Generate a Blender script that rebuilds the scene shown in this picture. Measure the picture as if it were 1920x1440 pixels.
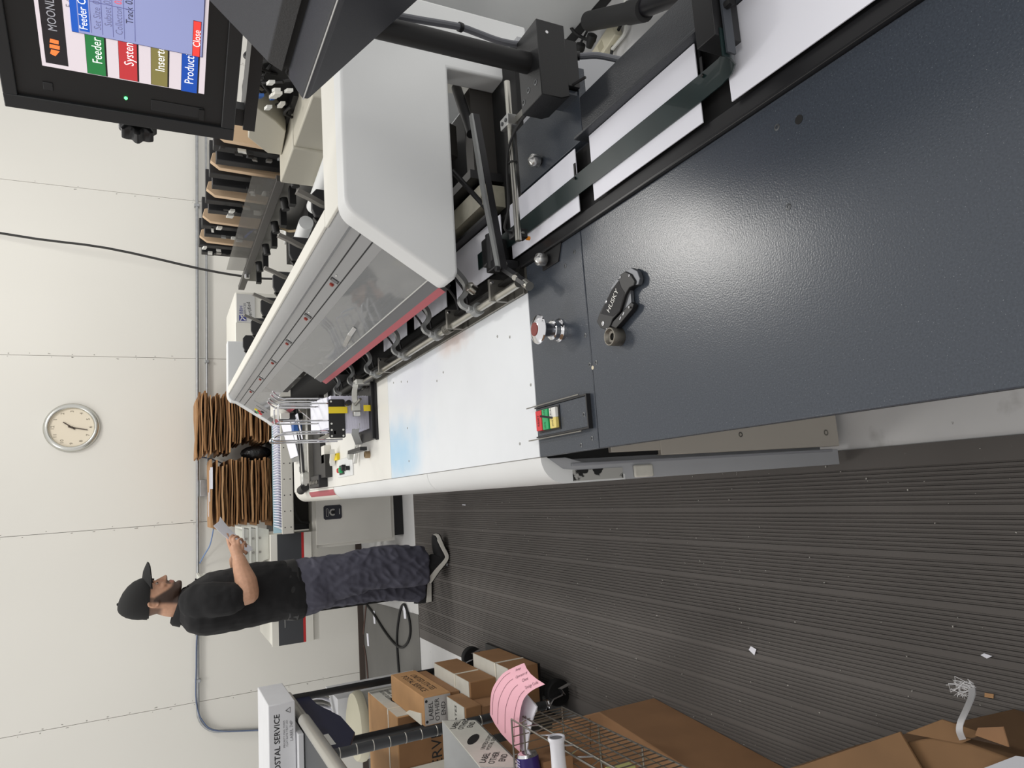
import bpy, bmesh, math, random
from mathutils import Vector, Matrix, noise
random.seed(11)
for o in list(bpy.data.objects): bpy.data.objects.remove(o)
scene = bpy.context.scene
COL = scene.collection
V = Vector
# ---------------------------------------------------------------- camera (the photograph lies on its side: world up = picture left)
CAM = V((0, 0, 1.57)); FPX = 1300.0
RX = V((0.98670616, -0.06877599, 0.1472441)); RY = V((-0.16243092, -0.44641219, 0.87996157)); RZ = V((0.00521133, -0.89218049, -0.451649))
c_right = V((RX[0], RY[0], RZ[0])); c_down = V((RX[1], RY[1], RZ[1])); c_fwd = V((RX[2], RY[2], RZ[2]))
cd = bpy.data.cameras.new('camera'); cam = bpy.data.objects.new('camera', cd); COL.objects.link(cam)
cd.sensor_width = 36; cd.sensor_fit = 'HORIZONTAL'; cd.lens = FPX / 1920 * 36; cd.clip_start = .02
m = Matrix.Identity(4)
for i, ax in enumerate((c_down, c_right, -c_fwd)):
    for j in range(3): m[j][i] = ax[j]
m.translation = CAM
cam.matrix_world = m
scene.camera = cam
# ---------------------------------------------------------------- world, lamps, exposure
w = bpy.data.worlds.new('world'); scene.world = w; w.use_nodes = True
w.node_tree.nodes['Background'].inputs[0].default_value = (1, .985, .97, 1)
w.node_tree.nodes['Background'].inputs[1].default_value = .82
scene.view_settings.view_transform = 'Standard'; scene.view_settings.look = 'None'
scene.view_settings.gamma = 1; scene.view_settings.use_curve_mapping = False
scene.view_settings.exposure = 0.0
def area(name, loc, sx, sy, power, col=(1, .97, .92)):
    l = bpy.data.lights.new(name, 'AREA'); l.shape = 'RECTANGLE'; l.size = sx; l.size_y = sy; l.energy = power; l.color = col
    o = bpy.data.objects.new(name, l); COL.objects.link(o); o.location = loc
    return o
area('ceiling_or_fill_light', (1.85, 4.05, 4.1), .35, .7, 50)
area('ceiling_or_fill_light', (-1.3, 3.75, 4.1), .5, 1.2, 30)
area('ceiling_or_fill_light', (1.95, -.4, 4.1), .5, 1.2, 16)
area('ceiling_or_fill_light', (.4, -2.2, 4.1), .6, 1.2, 34)  # fill added behind the camera to brighten the sides facing it
# ---------------------------------------------------------------- helpers
def ray(x, y): return c_right * (720 - y) + c_down * (x - 960) + c_fwd * FPX
def pz(x, y, z): d = ray(x, y); return CAM + d * ((z - CAM.z) / d.z)
def py(x, y, Y): d = ray(x, y); return CAM + d * (Y / d.y)
def pX(x, y, X): d = ray(x, y); return CAM + d * (X / d.x)
def lin(c): return tuple(((v / 255) / 12.92 if v <= 10 else (((v / 255) + .055) / 1.055) ** 2.4) for v in c)
def col4(c): return lin(c) + (1,)
MATS = {}
def mat(name, rgb, rough=.5, metal=0., bump=None, var=None, spec=.5, coat=0, alpha=1, trans=0, emit=0, sheen=0, spots=None):
    if name in MATS: return MATS[name]
    mt = bpy.data.materials.new(name); mt.use_nodes = True; nt = mt.node_tree; b = nt.nodes['Principled BSDF']; MATS[name] = mt
    c = col4(rgb); b.inputs['Base Color'].default_value = c; b.inputs['Roughness'].default_value = rough; b.inputs['Metallic'].default_value = metal
    b.inputs['Specular IOR Level'].default_value = spec; b.inputs['Coat Weight'].default_value = coat; b.inputs['Alpha'].default_value = alpha
    b.inputs['Transmission Weight'].default_value = trans; b.inputs['Sheen Weight'].default_value = sheen
    if emit: b.inputs['Emission Color'].default_value = c; b.inputs['Emission Strength'].default_value = emit
    mt.diffuse_color = c
    N = nt.nodes.new; L = nt.links.new
    if bump or var or spots: tc = N('ShaderNodeTexCoord').outputs['Object']
    def nz(scale, detail=4, dist=0):
        n = N('ShaderNodeTexNoise'); n.inputs['Scale'].default_value = scale; n.inputs['Detail'].default_value = detail; n.inputs['Distortion'].default_value = dist
        L(tc, n.inputs['Vector']); return n.outputs['Fac']
    cur = None
    if var:
        r = N('ShaderNodeMapRange'); r.inputs[1].default_value = .25; r.inputs[2].default_value = .75; r.inputs[3].default_value = 1 - var[1]; r.inputs[4].default_value = 1 + var[1] * .5
        L(nz(var[0], var[2] if len(var) > 2 else 5), r.inputs[0])
        mx = N('ShaderNodeMix'); mx.data_type = 'RGBA'; mx.blend_type = 'MULTIPLY'; mx.inputs[0].default_value = 1; mx.inputs[6].default_value = c
        L(r.outputs[0], mx.inputs[7]); cur = mx.outputs[2]
    for s in (spots or []):   # (colour, scale, threshold, softness, amount): stains, flecks and painted glitter with a shape of their own
        r = N('ShaderNodeMapRange'); r.inputs[1].default_value = s[2]; r.inputs[2].default_value = s[2] + s[3]; r.inputs[3].default_value = 0; r.inputs[4].default_value = s[4]
        L(nz(s[1], 6), r.inputs[0])
        mx = N('ShaderNodeMix'); mx.data_type = 'RGBA'; mx.inputs[6].default_value = c; mx.inputs[7].default_value = col4(s[0])
        if cur: L(cur, mx.inputs[6])
        L(r.outputs[0], mx.inputs[0]); cur = mx.outputs[2]
    if cur: L(cur, b.inputs['Base Color'])
    if bump:
        bp = N('ShaderNodeBump'); bp.inputs['Strength'].default_value = bump[1]; bp.inputs['Distance'].default_value = bump[2] if len(bump) > 2 else .002
        L(nz(bump[0], 3), bp.inputs['Height']); L(bp.outputs[0], b.inputs['Normal'])
    return mt
class MB:
    def __init__(s): s.v = []; s.f = []
    def add(s, vs, fs):
        k = len(s.v); s.v += [V(p) for p in vs]; s.f += [tuple(i + k for i in f) for f in fs]; return s
    def obox(s, c, ax, ay, az):
        c, ax, ay, az = V(c), V(ax), V(ay), V(az)
        vs = [c + ax * i + ay * j + az * k for i in (-1, 1) for j in (-1, 1) for k in (-1, 1)]
        fs = [(0, 1, 3, 2), (4, 6, 7, 5), (0, 4, 5, 1), (2, 3, 7, 6), (0, 2, 6, 4), (1, 5, 7, 3)]
        if ax.cross(ay).dot(az) < 0: fs = [f[::-1] for f in fs]
        return s.add(vs, fs)
    def box(s, x0, x1, y0, y1, z0, z1):
        return s.obox(((x0 + x1) / 2, (y0 + y1) / 2, (z0 + z1) / 2), ((x1 - x0) / 2, 0, 0), (0, (y1 - y0) / 2, 0), (0, 0, (z1 - z0) / 2))
    def loft(s, rings, cap=True, closed=False):
        n = len(rings[0]); vs = [p for r in rings for p in r]; fs = []
        m_ = len(rings)
        for i in range(m_ if closed else m_ - 1):
            a = i * n; b = ((i + 1) % m_) * n
            for j in range(n): fs.append((a + j, a + (j + 1) % n, b + (j + 1) % n, b + j))
        if cap and not closed: fs.append(tuple(range(n))[::-1]); fs.append(tuple((m_ - 1) * n + j for j in range(n)))
        return s.add(vs, fs)
    @staticmethod
    def frame(d):
        d = V(d).normalized(); a = V((0, 0, 1)) if abs(d.z) < .9 else V((1, 0, 0))
        x = a.cross(d).normalized(); return x, d.cross(x)
    def cyl(s, p0, p1, r0, r1=None, n=16):
        p0, p1 = V(p0), V(p1); r1 = r0 if r1 is None else r1; x, y = s.frame(p1 - p0)
        ring = lambda p, r: [p + x * (r * math.cos(t * 2 * math.pi / n)) + y * (r * math.sin(t * 2 * math.pi / n)) for t in range(n)]
        return s.loft([ring(p0, r0), ring(p1, r1)])
    def lathe(s, o, axis, prof, n=24):
        o = V(o); ax = V(axis).normalized(); x, y = s.frame(ax)
        return s.loft([[o + ax * h + x * (max(r, 1e-5) * math.cos(t * 2 * math.pi / n)) + y * (max(r, 1e-5) * math.sin(t * 2 * math.pi / n)) for t in range(n)] for r, h in prof])
    def tube(s, path, r, n=8, flat=None):
        path = [V(p) for p in path]; rings = []; x = None
        for i, p in enumerate(path):
            d = (path[min(i + 1, len(path) - 1)] - path[max(i - 1, 0)]).normalized()
            if x is None: x, y = s.frame(d)
            else:
                x = (x - d * x.dot(d)); x = x.normalized() if x.length > 1e-6 else s.frame(d)[0]; y = d.cross(x)
            rr = r[i] if isinstance(r, (list, tuple)) else r
            k = flat or 1
            rings.append([p + x * (rr * math.cos(t * 2 * math.pi / n)) + y * (rr * k * math.sin(t * 2 * math.pi / n)) for t in range(n)])
        return s.loft(rings)
    def bar(s, path, side, w, t):   # flat bar of width w along 'side' and thickness t following a path
        path = [V(p) for p in path]; sd = V(side).normalized(); rings = []
        for i, p in enumerate(path):
            d = (path[min(i + 1, len(path) - 1)] - path[max(i - 1, 0)]).normalized(); nn = d.cross(sd).normalized()
            rings.append([p + sd * (w / 2) + nn * (t / 2), p - sd * (w / 2) + nn * (t / 2), p - sd * (w / 2) - nn * (t / 2), p + sd * (w / 2) - nn * (t / 2)])
        return s.loft(rings)
    def prism(s, pts, vec):
        pts = [V(p) for p in pts]; vec = V(vec); n = len(pts)
        nn = V((0, 0, 0))
        for i in range(n): nn += pts[i].cross(pts[(i + 1) % n])
        if nn.dot(vec) > 0: pts = pts[::-1]
        vs = pts + [p + vec for p in pts]
        return s.add(vs, [tuple(range(n)), tuple(range(2 * n - 1, n - 1, -1))] + [(i, i + n, (i + 1) % n + n, (i + 1) % n) for i in range(n)])
    def grid(s, rows):
        n = len(rows[0]); return s.add([p for r in rows for p in r], [(i * n + j, i * n + j + 1, (i + 1) * n + j + 1, (i + 1) * n + j) for i in range(len(rows) - 1) for j in range(n - 1)])
    def sheet(s, rows, t):   # thin sheet with thickness t from a grid of points
        n = len(rows[0]); m_ = len(rows)
        nrm = []
        for i in range(m_):
            rr = []
            for j in range(n):
                a = V(rows[min(i + 1, m_ - 1)][j]) - V(rows[max(i - 1, 0)][j]); b = V(rows[i][min(j + 1, n - 1)]) - V(rows[i][max(j - 1, 0)])
                rr.append(b.cross(a).normalized())
            nrm.append(rr)
        A = [[V(rows[i][j]) + nrm[i][j] * (t / 2) for j in range(n)] for i in range(m_)]; B = [[V(rows[i][j]) - nrm[i][j] * (t / 2) for j in range(n)] for i in range(m_)]
        vs = [p for r in A for p in r] + [p for r in B for p in r]; k = n * m_; fs = []
        for i in range(m_ - 1):
            for j in range(n - 1):
                a, b, c, d = i * n + j, i * n + j + 1, (i + 1) * n + j + 1, (i + 1) * n + j
                fs += [(a, b, c, d), (d + k, c + k, b + k, a + k)]
        edge = [j for j in range(n)] + [i * n + n - 1 for i in range(1, m_)] + [(m_ - 1) * n + j for j in range(n - 2, -1, -1)] + [i * n for i in range(m_ - 2, 0, -1)]
        for q in range(len(edge)):
            a, b = edge[q], edge[(q + 1) % len(edge)]; fs.append((b, a, a + k, b + k))
        return s.add(vs, fs)
    def ball(s, c, r, n=12, sc=(1, 1, 1)):
        c = V(c); m_ = n // 2
        rings = [[c + V((r * sc[0] * math.sin(math.pi * i / m_) * math.cos(2 * math.pi * j / n), r * sc[1] * math.sin(math.pi * i / m_) * math.sin(2 * math.pi * j / n), -r * sc[2] * math.cos(math.pi * i / m_))) for j in range(n)] for i in range(1, m_)]
        s.loft(rings, cap=False); k = len(s.v) - n * (m_ - 1)
        s.v += [c - V((0, 0, r * sc[2])), c + V((0, 0, r * sc[2]))]; a = len(s.v) - 2
        s.f += [(a, k + (j + 1) % n, k + j) for j in range(n)] + [(a + 1, k + n * (m_ - 2) + j, k + n * (m_ - 2) + (j + 1) % n) for j in range(n)]
        return s
    def build(s, name, mt, parent=None, smooth=35, bevel=0, seg=2, org=None):
        o0 = org if org is not None else base(parent)
        me = bpy.data.meshes.new(name); me.from_pydata([tuple(p - o0) for p in s.v], [], s.f); me.update()
        me.materials.append(mt)
        if smooth: me.shade_smooth(); me.set_sharp_from_angle(angle=math.radians(smooth))
        o = bpy.data.objects.new(name, me); COL.objects.link(o)
        if parent: o.parent = parent
        else: o.location = o0
        if bevel:
            b = o.modifiers.new('bevel', 'BEVEL'); b.width = bevel; b.segments = seg; b.limit_method = 'ANGLE'; b.angle_limit = math.radians(40); b.harden_normals = False
        return o
def base(p):
    while p is not None and p.parent is not None: p = p.parent
    return p.location.copy() if p is not None else V((0, 0, 0))
def tag(o, label, cat, group=None):
    o['label'] = label; o['category'] = cat
    if group: o['group'] = group
    return o
def thing(name, label, cat, loc, group=None):
    o = bpy.data.objects.new(name, None); o.empty_display_size = .05; COL.objects.link(o); o.location = V(loc); return tag(o, label, cat, group)
def struct(o): o['kind'] = 'structure'; return o
def dup(o, off=(0, 0, 0), parent=None):
    c = o.copy(); COL.objects.link(c); c.parent = parent
    if parent is None: c.location = o.location + V(off)
    for ch in o.children: dup(ch, (0, 0, 0), c)
    return c
def shift(o, off, parent):   # copy of a part, moved
    c = o.copy(); COL.objects.link(c); c.parent = parent; c.location = o.location + V(off)
    for ch in o.children: shift(ch, (0, 0, 0), c)
    return c
def text(s, o, r, up, size, mt, parent, align='CENTER', off=.0006, sx=1.0, name='lettering', thick=0, bold=0):
    cu = bpy.data.curves.new('t', 'FONT'); cu.body = s; cu.size = size; cu.align_x = align; cu.align_y = 'CENTER'; cu.resolution_u = 2; cu.offset = bold
    t = bpy.data.objects.new('t', cu); me = t.to_mesh().copy(); bpy.data.objects.remove(t); bpy.data.curves.remove(cu)
    r = V(r).normalized(); up = V(up).normalized(); n = r.cross(up); o = V(o) + n * off - base(parent)
    for v in me.vertices: v.co = o + r * (v.co.x * sx) + up * v.co.y
    me.materials.clear(); me.materials.append(mt); me.name = name
    ob = bpy.data.objects.new(name, me); COL.objects.link(ob); ob.parent = parent
    return ob
def arcpts(c, r, a0, a1, n, ax=V((1, 0, 0)), ay=V((0, 0, 1))):
    return [V(c) + ax * (r * math.cos(math.radians(a0 + (a1 - a0) * i / n))) + ay * (r * math.sin(math.radians(a0 + (a1 - a0) * i / n))) for i in range(n + 1)]
def smoothpath(pts, k=4):
    pts = [V(p) for p in pts]; out = []
    for i in range(len(pts) - 1):
        p0, p1, p2, p3 = pts[max(i - 1, 0)], pts[i], pts[i + 1], pts[min(i + 2, len(pts) - 1)]
        for j in range(k):
            t = j / k; out.append(.5 * ((2 * p1) + (p2 - p0) * t + (2 * p0 - 5 * p1 + 4 * p2 - p3) * t * t + (3 * p1 - p0 - 3 * p2 + p3) * t ** 3))
    return out + [pts[-1]]
# ---------------------------------------------------------------- materials
cream = mat('cream_paint', (228, 226, 217), .45, var=(3, .05))
whitep = mat('white_paint', (224, 226, 226), .42, var=(4, .04))
greyp = mat('grey_paint', (176, 178, 182), .5, var=(5, .05))
beigep = mat('beige_paint', (190, 184, 174), .5, var=(5, .05))
dkmetal = mat('dark_metal', (52, 52, 54), .42, .6, var=(12, .25))
black = mat('black_paint', (20, 20, 22), .45)
blackm = mat('black_matte', (14, 14, 15), .75)
steel = mat('steel', (190, 188, 180), .28, 1, var=(20, .15))
dullsteel = mat('dull_steel', (140, 138, 132), .4, .8, var=(15, .25))
chrome = mat('chrome', (225, 225, 228), .1, 1)
castgrey = mat('cast_grey', (150, 152, 152), .42, .5, var=(20, .12))
castlight = mat('cast_light_grey', (196, 197, 192), .45, .25, var=(20, .08))
hammer = mat('hammered_charcoal', (64, 70, 79), .24, 0, bump=(430, .6, .00028), var=(420, .22, 2), spots=[((150, 154, 158), 620, .66, .04, .45)])  # pale flecks put the glitter of the finish into the colour
paper = mat('white_paper', (240, 241, 250), .6)
lavpaper = mat('envelope_paper', (230, 230, 246), .6, var=(40, .04))
card = mat('cardboard', (178, 138, 98), .85, var=(9, .14), bump=(60, .2, .001))
cardd = mat('cardboard_brown', (150, 112, 78), .88, var=(7, .2), bump=(50, .2, .001))
redp = mat('red_stripe', (170, 84, 92), .5)
red = mat('red_plastic', (214, 40, 48), .35)
green = mat('green_plastic', (28, 168, 100), .35)
yellow = mat('yellow_tape', (240, 214, 40), .55)
whitepl = mat('white_plastic', (228, 228, 222), .4)
ink = mat('black_ink', (28, 28, 30), .7)
rubber = mat('black_rubber', (24, 24, 25), .6)
greyrub = mat('grey_cable', (104, 106, 112), .5)
# ================================================================ the setting
conc = mat('concrete', (216, 216, 216), .75, var=(2.2, .16, 8), bump=(40, .15, .002), spots=[((150, 148, 144), 7, .62, .1, .55), ((110, 108, 106), 34, .70, .04, .6)])
fl = MB().box(-4, 5, -2.5, 6.3, -.1, 0).build('floor', conc, smooth=0); struct(fl)
gf = mat('grey_floor_paint', (112, 111, 108), .7, var=(3, .12, 7), spots=[((84, 84, 84), 5, .68, .05, .6)])
a, b_ = pz(784, 1152, 0), pz(706, 1131, 0)
fp = MB().prism([(-3.9, 4.66, 0), (a.x, 4.68, 0), (b_.x, b_.y, 0), (b_.x - .02, 6.15, 0), (-3.9, 6.15, 0)], (0, 0, .004)).build('painted_strip', gf, fl, smooth=0)
wallm = mat('wall_paint', (222, 220, 213), .7, var=(.8, .03, 3))
gap = mat('wall_joint', (150, 148, 142), .9)
WY = 6.168
wb = struct(MB().box(-4, 5, WY + .012, WY + .12, 0, 4.3).build('wall_back', gap, smooth=0))
seams = [-4, -2.82, -1.462, -.1, 1.23, 2.602, 3.96, 5]
for i in range(len(seams) - 1):
    g = .0016
    MB().box(seams[i] + g, seams[i + 1] - g, WY, WY + .0125, .0, 4.3).build('drywall_panel', wallm, wb, smooth=0)
d = MB(); random.seed(3)
for sx in seams[1:-1]:
    z = .35
    while z < 2.8:
        for s in (-1, 1):
            if random.random() < .55: d.cyl((sx + s * random.uniform(.008, .02), WY - .0006, z + random.uniform(-.03, .03)), (sx + s * .012, WY + .004, z), random.uniform(.002, .0042), n=6)
        z += .14
so = d.build('screw_dimple', gap, wb, smooth=0); so['kind'] = 'stuff'
bbm = mat('baseboard_brown', (70, 60, 54), .7)
bb = struct(MB().box(-4, .9, WY - .02, WY - .001, 0, .05).build('baseboard_back', bbm, smooth=0))
# conduits on the wall
gal = mat('galvanised', (172, 174, 176), .38, .85, var=(30, .15))
def conduit(name, label, path, r):
    t = thing(name, label, 'conduit', path[0])
    MB().tube(path, r, 10).build('pipe', gal, t)
    return t
cp = [V((3.6, WY - .03, 1.305)), V((-1.52, WY - .03, 1.305))] + arcpts((-1.52, WY - .03, 1.125), .18, 90, 180, 8) + [V((-1.74, WY - .03, .9)), V((-1.8, WY - .03, .55))]
cp = [cp[0], cp[1]] + cp[3:]
c1 = conduit('conduit', 'galvanised conduit along the wall that bends down behind the cart', cp, .0125)
c2 = conduit('conduit', 'lower galvanised conduit running straight behind the cardboard stacks', [V((3.6, WY - .025, 1.232)), V((.35, WY - .025, 1.232))], .0105)
for x in (2.55, -.95, -1.3): MB().box(x - .012, x + .012, WY - .045, WY - .001, 1.285, 1.326).build('strap', gal, c1, bevel=.002)
for x in (2.5, 1.2): MB().box(x - .012, x + .012, WY - .04, WY - .001, 1.216, 1.247).build('strap', gal, c2, bevel=.002)
jb = thing('junction_box', 'small grey junction box under the conduit beside the cardboard stack', 'junction box', (.16, WY - .05, 1.16))
MB().box(.1, .23, WY - .07, WY - .001, 1.14, 1.29).build('body', gal, jb, bevel=.004)
MB().cyl((.165, WY - .08, 1.17), (.165, WY - .065, 1.17), .022).build('knockout', blackm, jb)
bl = mat('blue_cable', (120, 146, 190), .5)
tag(MB().tube(smoothpath([pz(372, 1075, 1.302) * 0 + V((-.42, WY - .03, 1.29)), V((-.36, WY - .06, 1.26)), V((-.28, WY - .12, 1.22)), V((-.16, WY - .2, 1.2))]), .005, 6).build('cable', bl, org=V((-.42, WY - .03, 1.29))), 'thin blue cable drooping from the conduit in front of the man', 'cable')
tag(MB().tube(smoothpath([V((-.9, WY - .042, 1.3)), V((-1.0, WY - .046, 1.315)), V((-1.2, WY - .046, 1.318)), V((-1.45, WY - .046, 1.318)), V((-1.6, WY - .046, 1.27)), V((-1.69, WY - .046, 1.16)), V((-1.755, WY - .046, .8)), V((-1.8, WY - .046, .55))]), .005, 6).build('cable', mat('grey_blue_cable', (96, 110, 138), .5), org=V((-.9, WY - .042, 1.3))), 'grey-blue cable strapped along the bending wall conduit', 'cable')
tag(MB().tube(smoothpath([V((.42, WY - .03, 1.31)), V((.40, WY - .03, 1.22)), V((.34, WY - .02, 1.1)), V((.2, WY - .02, 1.0)), V((-.02, WY - .02, .92))]), .006, 6).build('cable', mat('navy_cable', (60, 66, 84), .5), org=V((.42, WY - .03, 1.31))), 'dark cable hanging from the conduit behind the cardboard stack', 'cable')
# black strap hanging diagonally across the upper wall
st = [py(0, 437, 5.9) + (py(0, 437, 5.9) - py(200, 465, 5.7)) * 2.2, py(0, 437, 5.9), py(200, 465, 5.7), py(380, 505, 5.45), py(470, 520, 5.3), py(512, 523, 5.2)]
st = [V((p.x, min(p.y, 6.05), p.z)) for p in st]
tag(MB().bar(smoothpath(st), (0, 1, .3), .03, .008).build('cable', rubber, org=st[0]), 'black flat cable slanting down across the upper wall', 'cable')
# clock
ck = thing('wall_clock', 'round silver wall clock with a cream face hanging on the wall', 'clock', (.677, WY, 2.17))
cc = V((.677, WY, 2.17))
MB().lathe(cc, (0, -1, 0), [(.17, .001), (.183, .004), (.184, .016), (.172, .032), (.156, .036), (.148, .03), (.144, .018), (.144, .012)], 48).build('rim', mat('brushed_silver', (206, 206, 200), .25, 1), ck, smooth=60)
MB().lathe(cc, (0, -1, 0), [(.146, .002), (.146, .014)], 48).build('face', mat('clock_face', (226, 216, 196), .6), ck)
for h in range(1, 13):
    a = math.radians(90 - 30 * h); p = cc + V((.122 * math.cos(a), -.0145, .122 * math.sin(a)))
    text(str(h), p, (1, 0, 0), (0, 0, 1), .032, mat('clock_ink', (120, 112, 96), .7), ck, name='numeral')
def hand(ang, l, w, nm):
    a = math.radians(90 - ang); d = V((math.cos(a), 0, math.sin(a))); q = V((-d.z, 0, d.x))
    MB().prism([cc + V((0, -.018, 0)) - d * .025 + q * w, cc + V((0, -.018, 0)) - d * .025 - q * w, cc + V((0, -.018, 0)) + d * l - q * w * .7, cc + V((0, -.018, 0)) + d * l + q * w * .7], (0, -.003, 0)).build(nm, mat('clock_hand', (66, 54, 44), .5), ck, smooth=0)
hand(36, .07, .005, 'hour_hand'); hand(192, .105, .004, 'minute_hand')
MB().cyl(cc + V((0, -.016, 0)), cc + V((0, -.024, 0)), .008).build('hub', mat('clock_hand', (66, 54, 44)), ck)
# ribbed floor mat
rm = mat('mat_rubber', (98, 94, 91), .8, var=(2.5, .14, 6), spots=[((120, 118, 114), 90, .7, .03, .35)])
X0, X1 = -.955, .035; prof = [(X1, 0), (X1, .006), (X1 - .05, .0095)]
x = X1 - .05; k = 0
while x > X0 + .06:
    wide = .016 if k % 9 == 8 else .0062
    prof += [(x - .0008, .0062), (x - .0035, .0062), (x - .0045, .0105), (x - .0045 - wide + .001, .0105)]; x -= .0045 + wide; k += 1
prof += [(X0 + .01, .009), (X0, .004), (X0, 0)]
mb = MB(); YS = [-1.2, .2, 1.2, 2.2, 3.2, 4.0, 4.64, 4.68]
rows = []
for Y in YS: rows.append([V((px_, Y, (0.001 if Y == 4.68 and z > 0 else z))) for px_, z in prof])
mb.loft(rows)
tag(mb.build('rubber_mat', rm, smooth=20, org=V((X0, 0, 0))), 'long dark ribbed rubber mat lying on the floor beside the machine', 'mat')
# paper litter on the mat
random.seed(5); lit = MB()
for i in range(420):
    Y = random.uniform(.4, 4.6); X = random.uniform(X0 + .02, X1 - .02); s = random.choice([.0009, .0011, .0013, .0016, .0022]) ; a = random.uniform(0, 6.3)
    lit.obox((X, Y, .0118), (s * math.cos(a), s * math.sin(a), random.uniform(-.3, .3) * s), (-s * .6 * math.sin(a), s * .6 * math.cos(a), 0), (0, 0, .0004))
lo = lit.build('paper_flecks', mat('fleck', (176, 174, 168), .8), smooth=0, org=V((0, 1, .011))); tag(lo, 'tiny white paper flecks scattered over the ribbed mat', 'litter'); lo['kind'] = 'stuff'
def scrap(pxy, pts, label, m=paper, z=.0125):
    c = pz(pxy[0], pxy[1], z); q = [c + V((a, b, 0)) for a, b in pts]
    tag(MB().prism(q, (0, 0, .0012)).build('paper_scrap', m, smooth=0, org=c), label, 'paper scrap', 'paper scraps on the mat')
scrap((1412, 1220), [(0, .016), (.012, .006), (.006, -.014), (-.012, -.004)], 'crumpled white scrap on the mat in the middle of the mat')
scrap((838, 1055), [(-.02, .012), (.012, .016), (.02, -.008), (-.014, -.012)], 'white paper scrap beside the man\'s front shoe')
scrap((1850, 1230), [(0, .012), (.005, .004), (.002, -.012), (-.005, 0)], 'narrow curled white scrap nearest the camera on the mat')
scrap((1855, 1305), [(-.004, .01), (.005, .008), (.006, -.01), (-.003, -.008)], 'small tan wood chip on the mat by the frayed string', card)
scrap((870, 947), [(0, .024), (.004, .024), (.003, -.024), (-.002, -.024)], 'thin white sliver of paper on the mat under the table edge')
# ================================================================ dark output conveyor in the foreground
oc = thing('output_conveyor', 'charcoal hammered-metal output table with a belt track along its right side', 'conveyor', (.3, .5, 0))
edge = mat('charcoal_paint', (62, 66, 72), .5)
MB().box(.0555, .447, .9965, 1.2055, .886, .9).build('top_panel', hammer, oc, bevel=.0015)
MB().box(.0555, .447, -.2, .9950, .886, .9).build('top_panel', hammer, oc, bevel=.0015)
MB().box(.16, .66, -.18, 1.12, .62, .885).build('body', edge, oc)
MB().box(.22, .6, -.1, 1.0, .0, .62).build('pedestal', edge, oc)
# track
MB().box(.447, .60, -.2, 1.33, .87, .888).build('track_bed', blackm, oc)
MB().prism([(.447, 0, .886), (.447, 0, .9075), (.4515, 0, .9075), (.4515, 0, .9015), (.4775, 0, .8985), (.4775, 0, .886)], (0, 1.52, 0)).build('side_rail', mat('rail_black', (26, 26, 28), .38), oc, bevel=.0008).location = V((0, -.2, 0))
MB().prism([(.5985, 0, .886), (.5985, 0, .921), (.603, 0, .921), (.606, 0, .901), (.684, 0, .901), (.684, 0, .886)], (0, 1.16, 0)).build('side_rail', mat('hammered_black', (44, 47, 52), .4, bump=(520, .5, .001)), oc, bevel=.0008).location = V((0, -.2, 0))
MB().box(.606, .745, .962, 1.205, .884, .9).build('bracket_plate', hammer, oc, bevel=.001)
MB().prism([(.69, .965, .9), (.69, 1.02, .9), (.69, 1.02, .935), (.69, .99, .95), (.69, .965, .935)], (.008, 0, 0)).build('fin', hammer, oc)
beltm = mat('belt_green', (22, 40, 40), .3, var=(20, .2), coat=.2)
MB().bar([(.526, 1.42, .9075), (.526, .66, .9075), (.526, .62, .909), (.526, .595, .915), (.526, .578, .926), (.526, .571, .94), (.526, .57, .955)], (1, 0, 0), .038, .0018).build('belt', beltm, oc, smooth=60)
MB().box(.511, .64, .5655, .5685, .936, .950).build('clamp_plate', edge, oc)
MB().box(.535, .84, .571, .604, .918, .962).build('support_bar', black, oc, bevel=.001)
for x in (.575, .608): MB().cyl((x, .5655, .943), (x, .556, .943), .0055, n=8).build('bolt', black, oc)
for Y in (.988, .655, .34):
    MB().bar([(.57, Y, .905), (.545, Y, .9055), (.538, Y - .004, .912)], (0, 1, 0), .005, .0025).build('pusher_pin', black, oc)
    MB().bar([(.56, Y + .012, .898), (.60, Y + .012, .9)], (0, 1, 0), .012, .003).build('pusher_pin', black, oc)
# knobs and clamps on the deck
def knurl(c, r, h, par, nm, m):
    pr = [(r * .9, 0), (r, h * .12), (r, h * .7), (r * .92, h * .82), (r * .9, h * .84), (r * .3, h * 1.05), (r * .28, h * 1.0), (.0004, h * 1.0)]
    return MB().lathe(c, (0, 0, 1), pr, 28).build(nm, m, par)
alum = mat('aluminium', (206, 206, 204), .3, .95, var=(60, .1))
MB().prism([(.447, 1.06, .9), (.447, 1.135, .9), (.415, 1.135, .9), (.415, 1.075, .9)], (0, 0, .003)).build('knob_plate', black, oc, bevel=.0006)
MB().cyl((.431, 1.115, .903), (.431, 1.115, .908), .008).build('knob_washer', black, oc)
knurl((.431, 1.115, .907), .0125, .021, oc, 'knob', alum)
MB().cyl((.634, 1.113, .9), (.634, 1.113, .906), .007).build('knob_washer', black, oc)
knurl((.634, 1.113, .905), .0125, .021, oc, 'knob', alum)
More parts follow.
